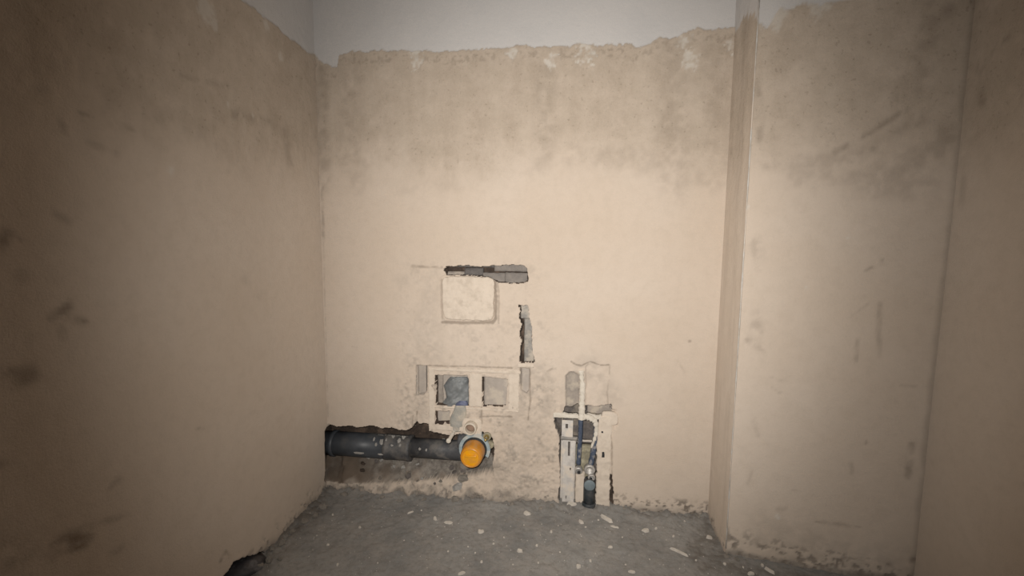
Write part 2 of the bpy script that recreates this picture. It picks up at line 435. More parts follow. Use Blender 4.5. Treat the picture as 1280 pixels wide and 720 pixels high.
sl_b = [bw2(*p) for p in [(732, 458), (737, 452), (752, 456), (762, 457), (762, 470), (759, 490), (760, 508), (732, 509)]]
sl_c = [bw2(*p) for p in [(756, 509), (772, 512), (774, 532), (768, 540), (764, 530), (757, 528)]]
sl_d = [bw2(*p) for p in [(761, 592), (765, 594), (766.5, 610), (767, 632), (759, 634), (762, 615)]]
sl_e = [bw2(*p) for p in [(526, 520), (527, 532), (519, 535), (516, 523), (520, 517)]]
cov = [bw2(*p) for p in [(550, 347), (556, 343.5), (611, 344), (620, 352), (620, 400), (616, 404), (555, 404), (551, 398)]]
coat_edge = [bw2(*p) for p in [(622, 352), (623.5, 370), (623, 404)]]
top_line = [bw2(*p) for p in [(360, 70), (393, 68), (400, 76), (410, 82), (421, 84), (424, 68), (440, 64), (480, 63), (520, 62), (560, 66), (600, 62), (640, 59), (660, 57), (690, 58), (740, 56), (800, 57), (820, 50), (850, 44), (872, 34), (900, 37), (918, 33), (960, 20)]]
TLX, TLZ = np.array([p[0] for p in top_line]), np.array([p[1] for p in top_line])

def back_fun(X, Z):
    h, co, n, n2, n3 = common(X, Z, 3)
    paint = np.zeros(X.shape); stain_shade = np.zeros(X.shape); damp = np.zeros(X.shape); chalk = np.zeros(X.shape)
    mi = np.zeros(X.shape, int)
    # upper end of the plaster coat
    f = fbm(X, Z, 22, 4, 91); g = fbm(X, Z, 90, 3, 95)
    dz = Z - np.interp(X, TLX, TLZ) - f * 0.014 - g * 0.008
    h = h - sstep(-0.004, 0.003, dz) * 0.007
    paint = sstep(-0.003, 0.003, dz)
    # pits and torn bits just under the edge show the paint again
    near = np.exp(-((dz + 0.035) / 0.03) ** 2)
    for (px, py, r) in [(690, 75, 0.022), (732, 70, 0.035), (855, 55, 0.03), (862, 72, 0.03), (913, 58, 0.022), (520, 72, 0.03), (640, 66, 0.018)]:
        cx, cz = bw2(px, py); k = sstep(0.25, 0.7, 1 - np.hypot((X - cx), (Z - cz) * 0.8) / r * 0.6 + g * 0.6 + f * 0.35)
        chalk = np.maximum(chalk, k * np.clip(0.35 + g * 0.8 + n3 * 0.4, 0, 0.7)); h = h - 0.003 * k
    stain_shade = np.maximum(stain_shade, sstep(0.35, 0.75, near * (0.5 + g) * 0.9) * 0.25)
    stain_shade = np.maximum(stain_shade, strokes(X, Z, [
        ([(845, 60), (846, 120), (843, 200), (850, 232)], 0.10, 0.20), ([(683, 80), (680, 150), (676, 215)], 0.07, 0.17),
        ([(440, 75), (436, 150), (444, 225)], 0.10, 0.17), ([(890, 60), (897, 200)], 0.08, 0.14), ([(720, 195), (840, 205), (890, 228)], 0.07, 0.16),
        ([(404, 90), (403, 230)], 0.06, 0.24), ([(505, 240), (540, 230), (570, 232)], 0.05, 0.10),
        ([(862, 427)], 0.010, 0.8), ([(847, 450), (856, 466)], 0.010, 0.25), ([(782, 128)], 0.006, 0.3),
        ([(440, 433), (446, 434)], 0.006, 0.4), ([(508, 487)], 0.012, 0.7), ([(510, 463)], 0.007, 0.5),
        ([(516, 333), (553, 334)], 0.012, 0.55), ([(684, 464), (690, 461)], 0.006, 0.4), ([(682, 449), (690, 449)], 0.004, 0.4),
        ([(403, 235), (404, 300)], 0.014, 0.45), ([(404, 300), (410, 520)], 0.006, 0.28)], bw2))
    # grey smears where the plaster was thinned around the chases
    damp = np.maximum(damp, strokes(X, Z, [
        ([(675, 465), (690, 490), (680, 520)], 0.075, 0.33), ([(655, 500), (665, 560), (640, 590), (660, 615)], 0.13, 0.28),
        ([(545, 360), (530, 400), (540, 440)], 0.09, 0.17), ([(735, 460), (760, 490)], 0.10, 0.25), ([(715, 470), (715, 512)], 0.045, 0.42),
        ([(640, 530), (630, 570), (625, 605)], 0.09, 0.3), ([(525, 500), (528, 530)], 0.06, 0.2), ([(500, 350), (540, 352)], 0.05, 0.15),
        ([(925, 330)], 0.02, 0.2)], bw2, 70))
    # rough relief round the lower chases
    rz = np.exp(-(sdf_poly(X, Z, [bw2(*p) for p in [(510, 340), (665, 340), (690, 470), (690, 640), (400, 640), (400, 600), (510, 520)]]).clip(0) / 0.05) ** 2)
    rz2 = rz * (0.35 + 0.65 * sstep(0.75, 0.45, Z + f * 0.05))
    h = h + rz2 * (n3 * 0.0046 + g * 0.0024 + n2 * 0.0034)
    damp = np.maximum(damp, rz2 * np.clip(n2 * 0.5 + n3 * 0.55 + f * 0.3 + g * 0.35 - 0.06, 0, 0.5))
    rzl = rz * sstep(0.36, 0.20, Z)
    h = h + rzl * (f * 0.006 + g * 0.003)
    # the crumbled foot of the wall
    foot = sstep(0.075, 0.0, Z + f * 0.03 + n * 0.02 - 0.01)
    pits = sstep(0.05, 0.35, g + n3 * 0.7) * sstep(0.085, 0.02, Z + f * 0.03 + n * 0.02)
    h = h - pits * 0.007
    damp = np.maximum(damp, pits * 0.85); stain_shade = np.maximum(stain_shade, pits * 0.45 * sstep(1.2, 1.35, X))
    damp = np.maximum(damp, sstep(0.045, 0.0, Z + f * 0.02) * 0.6)
    damp = np.maximum(damp, sstep(0.055, 0.0, Z + f * 0.035 + n2 * 0.03) * 0.85 * sstep(1.05, 0.9, X))
    # cavities
    wob = f * 0.003 + g * 0.0028
    def carve(poly, D, mat=None, w=wob, e=0.004, floor=None):
        nonlocal h, mi, paint
        s = sdf_poly(X, Z, poly) + w
        k = np.clip(-s / e, 0, 1)
        fl = -D + (n3 * 0.003 if floor is None else floor)
        h = np.where(k > 0, h + (fl - h) * k, h)
        if mat is not None: mi = np.where(s < -0.002, mat, mi)
        return s
    s0 = carve(cov, 0.004, None, g * 0.001, 0.003)
    cb = [bw2(*p) for p in [(553, 402.5), (580, 403.5), (616, 403), (619.5, 398), (620, 370), (619, 352)]]  # cover's edge shadow, along with groove dirt, darkened into the wall colour
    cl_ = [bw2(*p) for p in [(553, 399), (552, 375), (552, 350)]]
    stain_shade = np.maximum(stain_shade, sstep(0.011, 0.002, d_line(X, Z, cb) + g * 0.004) * 0.55)
    stain_shade = np.maximum(stain_shade, sstep(0.008, 0.001, d_line(X, Z, cl_) + g * 0.003) * 0.35)
    dl = d_line(X, Z, coat_edge); h = h + np.where(dl < 0.004, -0.002, 0); stain_shade = np.maximum(stain_shade, sstep(0.006, 0.001, dl + g * 0.003) * 0.35)
    carve(cav_slot, 0.060, 2, f * 0.002 + g * 0.005); carve(cav_vert, 0.055, 2, f * 0.004 + g * 0.004); carve(cav_left, 0.030, 1, g * 0.002)
    carve(cav_w1, 0.060, 2, g * 0.002); carve(cav_w2, 0.060, 2, g * 0.002); carve(cav_right, 0.030, 1, g * 0.002); carve(cav_small, 0.060, 2, g * 0.0015)
    carve(sl_a, 0.010, 1, g * 0.003, 0.006); carve(sl_b, 0.0045, None, g * 0.004, 0.005)
    carve(sl_c, 0.012, None, f * 0.004 + g * 0.004, 0.012); carve(sl_d, 0.03, 2, g * 0.004)
    for pl in (sl_a, sl_b, cav_right, cav_left):
        sd = np.abs(sdf_poly(X, Z, pl) + g * 0.003); stain_shade = np.maximum(stain_shade, sstep(0.0055, 0.001, sd + np.clip(n2, 0, 1) * 0.006 + np.clip(f, 0, 1) * 0.004) * 0.30)
    # thin crack lines over the buried rails
    for pts in ([(534, 457), (560, 458), (590, 458), (605, 459), (640, 460)], [(600, 521), (620, 520), (640, 521)], [(662, 462), (663, 500), (660, 525)], [(714, 452), (720, 456), (727, 457), (738, 452), (751, 457), (761, 456)], [(602, 506), (602, 530)], [(763, 533), (765, 560), (765, 595)], [(521, 515), (521, 532)], [(516, 520), (515.5, 533)]):
        dl = d_line(X, Z, [bw2(*p) for p in pts]); stain_shade = np.maximum(stain_shade, sstep(0.006, 0.0005, dl + g * 0.003 + np.clip(n3, 0, 1) * 0.004) * 0.5); h = h - sstep(0.005, 0.0, dl) * 0.002
    carve(cav_basin, 0.085, 3, f * 0.004 + g * 0.004, 0.005)
    carve([bw2(*p) for p in [(733, 508), (750, 509), (764, 506), (765, 516), (763, 521), (733, 521)]], 0.020, 1, f * 0.003 + g * 0.003, 0.006)
    # pipe chase: deep above, below it a bank of old mortar sloping out to the wall face
    s = sdf_poly(X, Z, cav_pipe) + f * 0.005 + g * 0.004
    k = np.clip(-s / 0.006, 0, 1)
    ztop = 0.185 - 0.01 * X; zbot = 0.030
    fl2 = fbm(X, Z, 22, 2, 91); n2l = fbm(X, Z, 12, 2, 97)
    bank = np.clip((ztop + n2l * 0.025 + fl2 * 0.02 - Z) / (ztop - zbot), 0, 1)
    dep = -0.135 + 0.135 * bank ** 0.9 + (n2l * 0.016 + fl2 * 0.014) * (0.25 + bank * 0.75)
    dep = np.minimum(dep, 0.012)
    h = np.where(k > 0, h + (dep - h) * k, h)
    inside = s < -0.003
    mi = np.where(inside & (bank < 0.12 + n2 * 0.2), 2, mi)
    bm_ = inside & (mi == 0)
    damp = np.where(bm_, np.clip(1.15 - 0.85 * sstep(0.45, 1.05, bank + n2l * 0.35 + fl2 * 0.25) + fl2 * 0.3 + n2l * 0.3, 0.15, 1), damp)
    brn = sstep(0.27, 0.13, X + n * 0.10 + f * 0.05) * sstep(0.030, 0.065, Z + n2 * 0.03) * 1.1
    brn = np.maximum(brn, np.exp(-(np.hypot((X - 0.27) * 0.7, Z - 0.085) / 0.03) ** 2) * 0.8)
    brn = np.maximum(brn, sstep(0.2, 0.6, fl2 + n2l * 0.5) * 0.35)
    stain_shade = np.where(bm_, np.clip(brn * (0.75 + fl2 * 0.5 + n2l * 0.3), 0, 0.85), stain_shade)
    # fallen mortar widening the foot below the chase
    ft = sstep(0.10, 0.0, Z) * sstep(1.02, 0.80, X + f * 0.05) * (0.022 + f * 0.018 + n2 * 0.012)
    h = h + np.clip(ft, 0, 1) 
    h = np.where(X < 0.0, h, h)
    return h, dict(coarse=co, paint=paint, stain_shade=stain_shade, damp=damp, chalk=chalk), mi
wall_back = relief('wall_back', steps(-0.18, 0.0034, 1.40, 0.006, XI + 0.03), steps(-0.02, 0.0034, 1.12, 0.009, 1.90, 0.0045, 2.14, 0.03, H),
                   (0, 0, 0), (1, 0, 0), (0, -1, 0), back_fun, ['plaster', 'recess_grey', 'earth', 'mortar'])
tag(wall_back, 'beige plastered back wall with ragged chases cut for pipes and grey painted top band', 'wall', kind='structure')

# ---- left wall
ltop = [lw2(*p) for p in [(393, 68), (380, 62), (366, 50), (350, 38), (335, 24), (322, 14), (308, 2), (290, -14), (250, -60)]]
LTX, LTZ = np.array([p[0] for p in ltop]), np.array([p[1] for p in ltop])
lnotch = [(-0.4, 0.305), (0.0, 0.302), (0.022, 0.29), (0.028, 0.22), (0.027, 0.13), (0.034, 0.085), (0.042, 0.062), (0.028, 0.045), (0.0, 0.042), (-0.4, 0.042)]
lhole = [lw2(*p) for p in [(276, 730), (282, 716), (292, 704), (303, 697), (316, 694), (330, 690), (338, 700), (300, 760)]]
def left_fun(U, Z):
    h, co, n, n2, n3 = common(U, Z, 40)
    f = fbm(U, Z, 22, 4, 191); g = fbm(U, Z, 80, 3, 195)
    edge = np.clip(U / 0.05, 0, 1); h = h * edge
    dz = Z - np.interp(U, LTX, LTZ) - f * 0.012 - g * 0.006
    paint = sstep(-0.003, 0.003, dz); h = h - 0.006 * paint
    stain_shade = strokes(U, Z, [
        ([(62, 690), (80, 678), (110, 668)], 0.030, 0.75), ([(78, 688), (108, 682), (115, 670)], 0.014, 0.7), ([(85, 665), (120, 655), (160, 643)], 0.012, 0.35),
        ([(0, 310), (8, 292), (13, 290)], 0.022, 0.6), ([(66, 395), (78, 388), (90, 380)], 0.018, 0.6), ([(86, 400), (106, 402)], 0.014, 0.6),
        ([(98, 374), (110, 372)], 0.012, 0.4), ([(0, 462), (15, 468), (35, 470)], 0.035, 0.55), ([(80, 410), (78, 425)], 0.014, 0.35),
        ([(27, 298)], 0.012, 0.4), ([(28, 345)], 0.02, 0.25), ([(85, 276), (68, 266)], 0.012, 0.3), ([(2, 580)], 0.015, 0.5),
        ([(135, 612), (148, 600)], 0.018, 0.3), ([(140, 692), (150, 686)], 0.02, 0.35), ([(10, 705), (30, 700)], 0.05, 0.4), ([(0, 690), (20, 690)], 0.07, 0.3),
        ([(366, 450), (370, 446)], 0.008, 0.5), ([(249, 415)], 0.008, 0.35), ([(265, 289)], 0.008, 0.25), ([(305, 350), (330, 370)], 0.03, 0.14), ([(245, 536), (255, 535)], 0.005, 0.3),
        ([(290, 143), (315, 148), (345, 156)], 0.03, 0.30), ([(355, 160), (362, 200)], 0.04, 0.30), ([(140, 155), (165, 162)], 0.02, 0.35), ([(120, 78), (124, 70)], 0.012, 0.3),
        ([(75, 150), (82, 165)], 0.012, 0.4), ([(100, 142), (115, 142)], 0.008, 0.35), ([(225, 95), (285, 108)], 0.014, 0.28), ([(145, 190), (110, 178)], 0.014, 0.3), ([(98, 10)], 0.012, 0.3),
        ([(400, 205), (398, 235)], 0.012, 0.4), ([(276, 700), (282, 690), (286, 697)], 0.012, 0.55), ([(310, 692), (316, 688)], 0.012, 0.5),
        ([(180, 130), (280, 180)], 0.05, 0.12)], lw2, 350)
    chalk = np.zeros(U.shape)
    for (px, py, r) in [(255, 10, 0.05), (268, 30, 0.02), (285, 130, 0.012), (316, 145, 0.012), (214, 212, 0.012), (332, 30, 0.025), (350, 70, 0.02)]:
        cx, cz = lw2(px, py); k = sstep(0.25, 0.7, 1 - np.hypot((U - cx), (Z - cz) * 0.8) / r * 0.8 + g * 0.35 + f * 0.3); chalk = np.maximum(chalk, k * 0.5)
    foot = sstep(0.05, 0.0, Z + f * 0.025); damp = foot * 0.5
    pits = sstep(0.2, 0.55, g + n3 * 0.5) * sstep(0.09, 0.02, Z + f * 0.03); h = h - pits * 0.005; damp = np.maximum(damp, pits * 0.7)
    mi = np.zeros(U.shape, int)
    s = sdf_poly(U, Z, lnotch) + f * 0.004 + g * 0.003
    k = np.clip(-s / 0.006, 0, 1); h = h * (1 - k) - 0.05 * k; mi = np.where(s < -0.003, 1, mi)
    s = sdf_poly(U, Z, lhole) + f * 0.008 + g * 0.006
    k = np.clip(-s / 0.015, 0, 1); h = h * (1 - k) + (-0.09 + n3 * 0.01) * k; mi = np.where(s < -0.004, 1, mi)
    return h, dict(coarse=co, paint=paint, stain_shade=stain_shade, damp=damp, chalk=chalk), mi
wall_left = relief('wall_left', steps(-0.18, 0.005, 0.75, 0.008, 1.6, 0.03, 3.4), steps(-0.02, 0.005, 0.32, 0.009, 1.80, 0.006, 2.3, 0.03, H),
                   (0, 0, 0), (0, -1, 0), (1, 0, 0), left_fun, ['plaster', 'earth'], flip=True)
tag(wall_left, 'beige plastered left wall with dark scuff marks, grey paint above its ragged top edge', 'wall', kind='structure')

# ---- boxed shaft on the right: narrow return and wide front
def ret_fun(U, Z):
    h, co, n, n2, n3 = common(U + 7, Z, 60)
    g = fbm(U, Z, 70, 3, 295); f = fbm(U, Z, 20, 3, 291)
    k = np.clip(np.minimum(U / 0.03, (0.236 - U) / 0.03), 0, 1); h = h * k
    top = BW(922, 30)[2] - 0.02 + sstep(0.05, 0.12, U) * 0.0 - sstep(0.15, 0.236, U) * 0.05
    dz = Z - top - f * 0.03 - g * 0.01; paint = sstep(-0.003, 0.003, dz)
    streak = fbm(U * 6, Z * 0.5, 9, 3, 297)
    stain_shade = np.clip(streak * 0.2, 0, 0.15) + np.clip(1 - np.abs(U - 0.12 + f * 0.02) / 0.06, 0, 1) * 0.14 * sstep(1.1, 1.6, Z)
    pits = sstep(0.2, 0.5, g + n3 * 0.5) * sstep(0.07, 0.01, Z + f * 0.02); damp = np.maximum(pits * 0.7, sstep(0.03, 0, Z + f * 0.02) * 0.5); h = h - pits * 0.004
    return h, dict(coarse=np.clip(co * 0.8 + 0.12, 0, 1), paint=paint * 0.9, stain_shade=stain_shade, damp=damp, chalk=np.zeros(U.shape)), np.zeros(U.shape, int)
shaft_side = relief('wall_right_return', steps(-0.03, 0.006, 0.236), steps(-0.02, 0.006, 0.15, 0.012, H),
                    (XI, 0, 0), (EDGE - np.array([XI, 0, 0])) / 0.236, (-1, 0, 0), ret_fun, ['plaster'])
tag(shaft_side, 'narrow shaded side of the boxed-out shaft right of the pipe wall', 'wall', kind='structure')
stop = [sf2(*p) for p in [(938, 34), (948, 32), (960, 34), (975, 14), (1000, 4), (1030, 2), (1060, -4), (1120, -12), (1200, -20), (1300, -30)]]
STX, STZ = np.array([p[0] for p in stop]), np.array([p[1] for p in stop])
def front_fun(U, Z):
    h, co, n, n2, n3 = common(U + 3, Z, 80)
    f = fbm(U, Z, 22, 4, 391); g = fbm(U, Z, 80, 3, 395)
    h = h * np.clip(U / 0.03, 0, 1)
    dz = Z - np.interp(U, STX, STZ) - f * 0.02 - g * 0.008; paint = sstep(-0.003, 0.003, dz) * 0.9; h = h - 0.005 * paint
    stain_shade = strokes(U, Z, [
        ([(1045, 190), (1090, 165), (1132, 137)], 0.020, 0.42), ([(1060, 200), (1110, 172), (1150, 150)], 0.045, 0.28), ([(1100, 225), (1150, 200), (1190, 170)], 0.09, 0.28),
        ([(960, 205), (1040, 200)], 0.035, 0.24), ([(1000, 225), (1080, 225), (1160, 235)], 0.06, 0.24), ([(1150, 110), (1160, 60), (1165, 10)], 0.05, 0.26), ([(1120, 90), (1130, 120)], 0.06, 0.20),
        ([(948, 105), (950, 175)], 0.022, 0.34), ([(945, 300), (950, 330)], 0.028, 0.26), ([(945, 395), (946, 430)], 0.03, 0.26), ([(935, 425), (955, 440)], 0.014, 0.35),
        ([(1103, 325), (1102, 337)], 0.009, 0.4), ([(1080, 339), (1090, 334)], 0.008, 0.35), ([(1100, 380), (1098, 410), (1100, 445)], 0.012, 0.32), ([(1072, 425), (1070, 450)], 0.010, 0.3),
        ([(1085, 380), (1065, 395)], 0.010, 0.25), ([(1140, 556), (1137, 575), (1136, 595)], 0.014, 0.45), ([(1083, 553)], 0.010, 0.55), ([(1063, 580), (1064, 590)], 0.012, 0.35),
        ([(1020, 652), (1050, 656), (1075, 659)], 0.010, 0.35), ([(974, 637), (982, 635)], 0.016, 0.35), ([(1143, 700), (1150, 714)], 0.022, 0.8), ([(1111, 705)], 0.012, 0.6), ([(1060, 710), (1075, 716)], 0.025, 0.35),
        ([(990, 613), (1015, 618)], 0.006, 0.3), ([(940, 520), (948, 545)], 0.012, 0.2), ([(935, 605), (940, 590)], 0.012, 0.2), ([(965, 484), (975, 492)], 0.006, 0.3),
        ([(1125, 482), (1145, 483)], 0.006, 0.35), ([(960, 470), (990, 480)], 0.007, 0.2), ([(1170, 20), (1185, 12)], 0.04, 0.3)], sf2, 550)
    # dark line of the inner corner
    stain_shade = np.maximum(stain_shade, sstep(0.022, 0.0, SHAFT_W - U + n2 * 0.008) * 0.30)
    pits = sstep(0.08, 0.4, g + n3 * 0.7) * sstep(0.11, 0.02, Z + f * 0.04 + n * 0.03)
    h = h - pits * 0.005
    stain_shade = np.maximum(stain_shade, pits * 0.3); damp = np.maximum(pits * 0.6, sstep(0.03, 0.0, Z + f * 0.025) * 0.7)
    damp = np.maximum(damp, strokes(U, Z, [([(960, 670), (1040, 690), (1130, 705)], 0.10, 0.22), ([(950, 650), (985, 690)], 0.08, 0.16)], sf2, 570))
    chalk = np.zeros(U.shape)
    for (px, py, r) in [(968, 14, 0.06), (1025, 6, 0.05), (1060, 297, 0.006), (1008, 360, 0.007), (972, 646, 0.010), (934, 258, 0.010), (920, 455, 0.012)]:
        cx, cz = sf2(px, py); k = sstep(0.25, 0.7, 1 - np.hypot((U - cx), (Z - cz) * 0.8) / r * 0.8 + g * 0.35 + f * 0.3); chalk = np.maximum(chalk, k * 0.5)
    mi = np.zeros(U.shape, int)
    return h, dict(coarse=co, paint=paint, stain_shade=stain_shade, damp=damp, chalk=chalk), mi
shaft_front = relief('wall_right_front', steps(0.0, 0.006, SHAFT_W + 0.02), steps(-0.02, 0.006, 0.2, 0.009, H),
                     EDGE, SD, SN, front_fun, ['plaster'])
tag(shaft_front, 'wide beige plastered face of the boxed-out shaft with diagonal trowel smears', 'wall', kind='structure')
def rw_fun(U, Z):
    h, co, n, n2, n3 = common(U + 5, Z, 120)
    g = fbm(U, Z, 60, 3, 495)
    h = h * np.clip(U / 0.05, 0, 1)
    stain_shade = strokes(U, Z, [([(1226, 90), (1245, 60), (1265, 42)], 0.012, 0.4), ([(1222, 80), (1228, 130)], 0.014, 0.4), ([(1206, 200), (1202, 260)], 0.02, 0.3)], rw2, 600)
    z0 = np.zeros(U.shape)
    return h, dict(coarse=co, paint=z0, stain_shade=stain_shade, damp=sstep(0.03, 0, Z) * 0.4, chalk=z0), np.zeros(U.shape, int)
wall_right = relief('wall_right', steps(-0.01, 0.012, 0.9, 0.05, 3.0), steps(-0.02, 0.014, H), CORN, (0, -1, 0), RWN, rw_fun, ['plaster'])
tag(wall_right, 'dim beige plastered wall at the far right edge', 'wall', kind='structure')

# ---- floor
def floor_fun(U, V):       # V = distance from the back wall
    n = fbm(U, V, 4, 4, 700); f = fbm(U, V, 18, 4, 705); g = fbm(U, V, 70, 3, 709)
    h = n * 0.005 + f * 0.005 + g * 0.0025
    # loose mortar swept against the walls
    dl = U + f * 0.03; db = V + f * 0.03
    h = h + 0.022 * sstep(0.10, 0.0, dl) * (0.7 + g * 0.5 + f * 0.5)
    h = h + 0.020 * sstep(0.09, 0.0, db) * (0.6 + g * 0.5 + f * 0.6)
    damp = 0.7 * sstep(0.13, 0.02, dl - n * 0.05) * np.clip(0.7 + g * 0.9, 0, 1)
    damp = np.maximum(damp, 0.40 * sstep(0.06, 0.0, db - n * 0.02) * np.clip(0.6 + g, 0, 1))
    dp = sdf_poly(U, V, [FLR(*p)[:2] * np.array([1, -1]) for p in [(880, 645), (890, 648), (915, 700), (960, 712), (1040, 722), (1040, 728), (950, 722), (880, 715), (850, 690), (868, 665)]]) + f * 0.02
    damp = np.maximum(damp, 0.55 * sstep(0.015, -0.02, dp) * np.clip(0.7 + g, 0, 1))
    return h, dict(damp=damp), np.zeros(U.shape, int)
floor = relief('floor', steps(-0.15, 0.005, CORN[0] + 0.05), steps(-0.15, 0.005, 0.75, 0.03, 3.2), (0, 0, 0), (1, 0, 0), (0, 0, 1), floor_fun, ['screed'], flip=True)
tag(floor, 'rough grey concrete screed floor strewn with plaster crumbs', 'floor', kind='structure')
ceil = obj('ceiling', *g_box(-0.2, CORN[0] + 0.2, -3.4, 0.2, H, H + 0.1), 'ceiling_paint', smooth=False)
tag(ceil, 'plain pale ceiling above the room', 'ceiling', kind='structure')

# corner bead along the shaft's outer edge
e0 = EDGE
bead = g_tube([(e0[0] - 0.0006, e0[1] - 0.0006, z) for z in np.linspace(0.02, 2.02, 40)], [0.0020 + 0.0012 * random.random() for _ in range(40)], 6)
bead = obj('trim_1', *bead, 'metal_bead'); tag(bead, 'thin metal corner bead down the outer edge of the boxed shaft', 'corner bead', kind='structure')

# ---- masonry showing inside the upper slot (pieces of the back wall)
def block(a, b, yf, yb, mat):
    p = BW(a[0], a[1], yf); q = BW(b[0], b[1], yf)
    return obj('concrete_block', *g_slab(min(p[0], q[0]), max(p[0], q[0]), min(p[2], q[2]), max(p[2], q[2]), yf, yb, amp=0.002, edge=0.002, seed=random.randint(1, 999), rim=0.12, res=0.007), mat, wall_back)
block((556, 339.3), (580, 348), 0.026, 0.075, 'recess_grey')
block((580, 335), (603, 344.3), 0.020, 0.075, 'block_dark')
block((603.5, 341.2), (631, 358), 0.030, 0.075, 'block_grey')
block((631.3, 341.0), (659, 358), 0.028, 0.075, 'block_grey')
block((618, 327), (659, 339.6), 0.036, 0.075, 'block_grey')
block((556, 327), (617, 334.5), 0.040, 0.075, 'block_dark')

# ================================================================ CONCEALED TOILET FRAME
fx = BW(590, 500)[0]
tf = empty('toilet_frame', (fx, 0.03, 0.0))
tag(tf, 'plaster-smeared toilet mounting frame buried in the back wall above the orange cap', 'mounting frame')
def c_post(a, b, yf, d=0.035, lip=0.006):
    """C profile post, its open side to the room"""
    p = BW(a[0], a[1], yf); q = BW(b[0], b[1], yf); x0, x1 = min(p[0], q[0]), max(p[0], q[0]); z0, z1 = min(p[2], q[2]), max(p[2], q[2])
    t = 0.003
    return merge(g_box(x0, x1, yf + 0.010, yf + 0.010 + t, z0, z1), g_box(x0, x0 + lip, yf, yf + 0.010, z0, z1), g_box(x1 - lip, x1, yf, yf + 0.010, z0, z1))
obj('post', *c_post((521, 450), (533, 500), 0.012), 'tank_grey', tf, smooth=False)
obj('post', *slab_px((655, 398), (668, 456), 0.022, 0.050, x0b=None, amp=0.002, seed=31, rim=0.5), 'steel_plain', tf)
obj('post', *slab_px((650.5, 378), (663, 399), 0.030, 0.050, amp=0.002, seed=32, rim=0.5), 'steel_plain', tf)
obj('post', *slab_px((651.5, 455), (662, 496), 0.013, 0.040, amp=0.001, seed=33, rim=0.3), 'tank_grey', tf)
obj('cistern_tank', *slab_px((604.6, 462), (640, 516), 0.022, 0.058, amp=0.0015, seed=34, rim=0.2, res=0.006), 'tank_grey', tf)
obj('cistern_tank', *slab_px((540, 462), (589, 536), 0.040, 0.058, amp=0.002, seed=35, rim=0.2, res=0.006), 'tank_grey', tf)
obj('tank_rib', *slab_px((547, 465), (553.5, 507), 0.026, 0.045, amp=0.001, seed=36, rim=0.3), 'recess_grey', tf)
rails = [((535, 459.5), (651, 468.5), -0.0050, 41), ((647, 454.2), (667, 460.5), -0.0065, 42), ((536, 507.3), (648, 515.5), -0.0045, 43), ((537, 531), (584, 540.5), -0.0055, 44)]
for a, b_, yf, sd in rails:
    obj('rail', *slab_px(a, b_, yf, 0.010, amp=0.002, edge=0.004, seed=sd, rim=0.3, res=0.0035), 'putty_plaster', tf)
for a, b_, yf, sd in [((535, 460), (543.5, 540), -0.0040, 51), ((586.5, 467), (602.3, 509), -0.0048, 52), ((635.5, 462), (648.5, 514), -0.0030, 53)]:
    obj('mullion', *slab_px(a, b_, yf, 0.010, amp=0.0018, edge=0.004, seed=sd, rim=0.3, res=0.0035), 'putty_plaster', tf)

# access cover over the cistern
p0 = BW(552, 345.5, -0.014); p1 = BW(617.5, 401.5, -0.014)
cover = obj('cistern_cover', *g_slab(p0[0], p1[0], p1[2], p0[2], -0.016, 0.004, amp=0.010, edge=0.0035, seed=61, sup=9, rim=0.40, res=0.0035, relief_scale=24, x0b=p0[0] + 0.006, x1b=p1[0] - 0.003), 'putty_plaster')
tag(cover, 'square plaster-smeared access cover with rounded corners below the wall slot', 'cover')

# crumpled plastic film in the left window, hanging over the rail
def crumple(rows, seed, amp, nu=14, puff=0.012):
    """rows of (left px, right px, y px, depth): a crumpled closed sheet with body"""
    V = []; F = []; nr = len(rows)
    rows2 = []
    for k in range(nr - 1):
        for j in range(4):
            t = j / 4; rows2.append([rows[k][i] * (1 - t) + rows[k + 1][i] * t for i in range(4)])
    rows2.append(list(rows[-1])); rng = np.random.default_rng(seed); n = len(rows2)
    for side in (0, 1):
        for k, (xl, xr, y, dp) in enumerate(rows2):
            for i in range(nu + 1):
                s = i / nu; bulge = math.sin(math.pi * s) ** 0.6
                nn = float(fbm(np.array(s * 0.10), np.array(k * 0.012), 32, 3, seed)) * amp
                fold = abs(math.sin(s * 9 + k * 0.5 + nn * 60)) * amp * 0.6
                yy = dp - bulge * puff - (nn + fold) * min(1, bulge * 1.4)
                if side: yy = dp + 0.006
                V.append(BW(xl + (xr - xl) * s, y, yy if not side else yy))
    w = nu + 1; off = n * w
    for k in range(n - 1):
        for i in range(nu):
            a = k * w + i; F.append((a, a + w, a + w + 1, a + 1)); b = off + a; F.append((b, b + 1, b + w + 1, b + w))
    for k in range(n - 1):
        for i in (0, nu):
            a = k * w + i; F.append((a, a + w, off + a + w, off + a) if i else (a + w, a, off + a, off + a + w))
    for i in range(nu):
        F.append((i, i + 1, off + i + 1, off + i)); a = (n - 1) * w + i; F.append((a + 1, a, off + a, off + a + 1))
    return V, F
pf = empty('plastic_film', BW(572, 507, 0.01)); tag(pf, 'crumpled blue-grey plastic film stuffed in the left window of the toilet frame', 'plastic film')
obj('film_bundle', *crumple([(563, 584, 471, 0.032), (560, 586, 474, 0.028), (554.5, 586, 482, 0.026), (557, 586, 490, 0.022), (558, 586, 497, 0.022), (553.5, 586, 503, 0.022), (553, 586, 508, 0.02)], 5, 0.012, 18), 'film', pf)
o = obj('film_tail', *crumple([(569, 582, 507, -0.003), (567, 583, 513, -0.006), (564, 583, 519, -0.004), (562, 581, 526, -0.002), (563, 578, 533, -0.002), (565, 576, 540, -0.001)], 8, 0.003, 10, 0.004), 'film_dusty', pf)
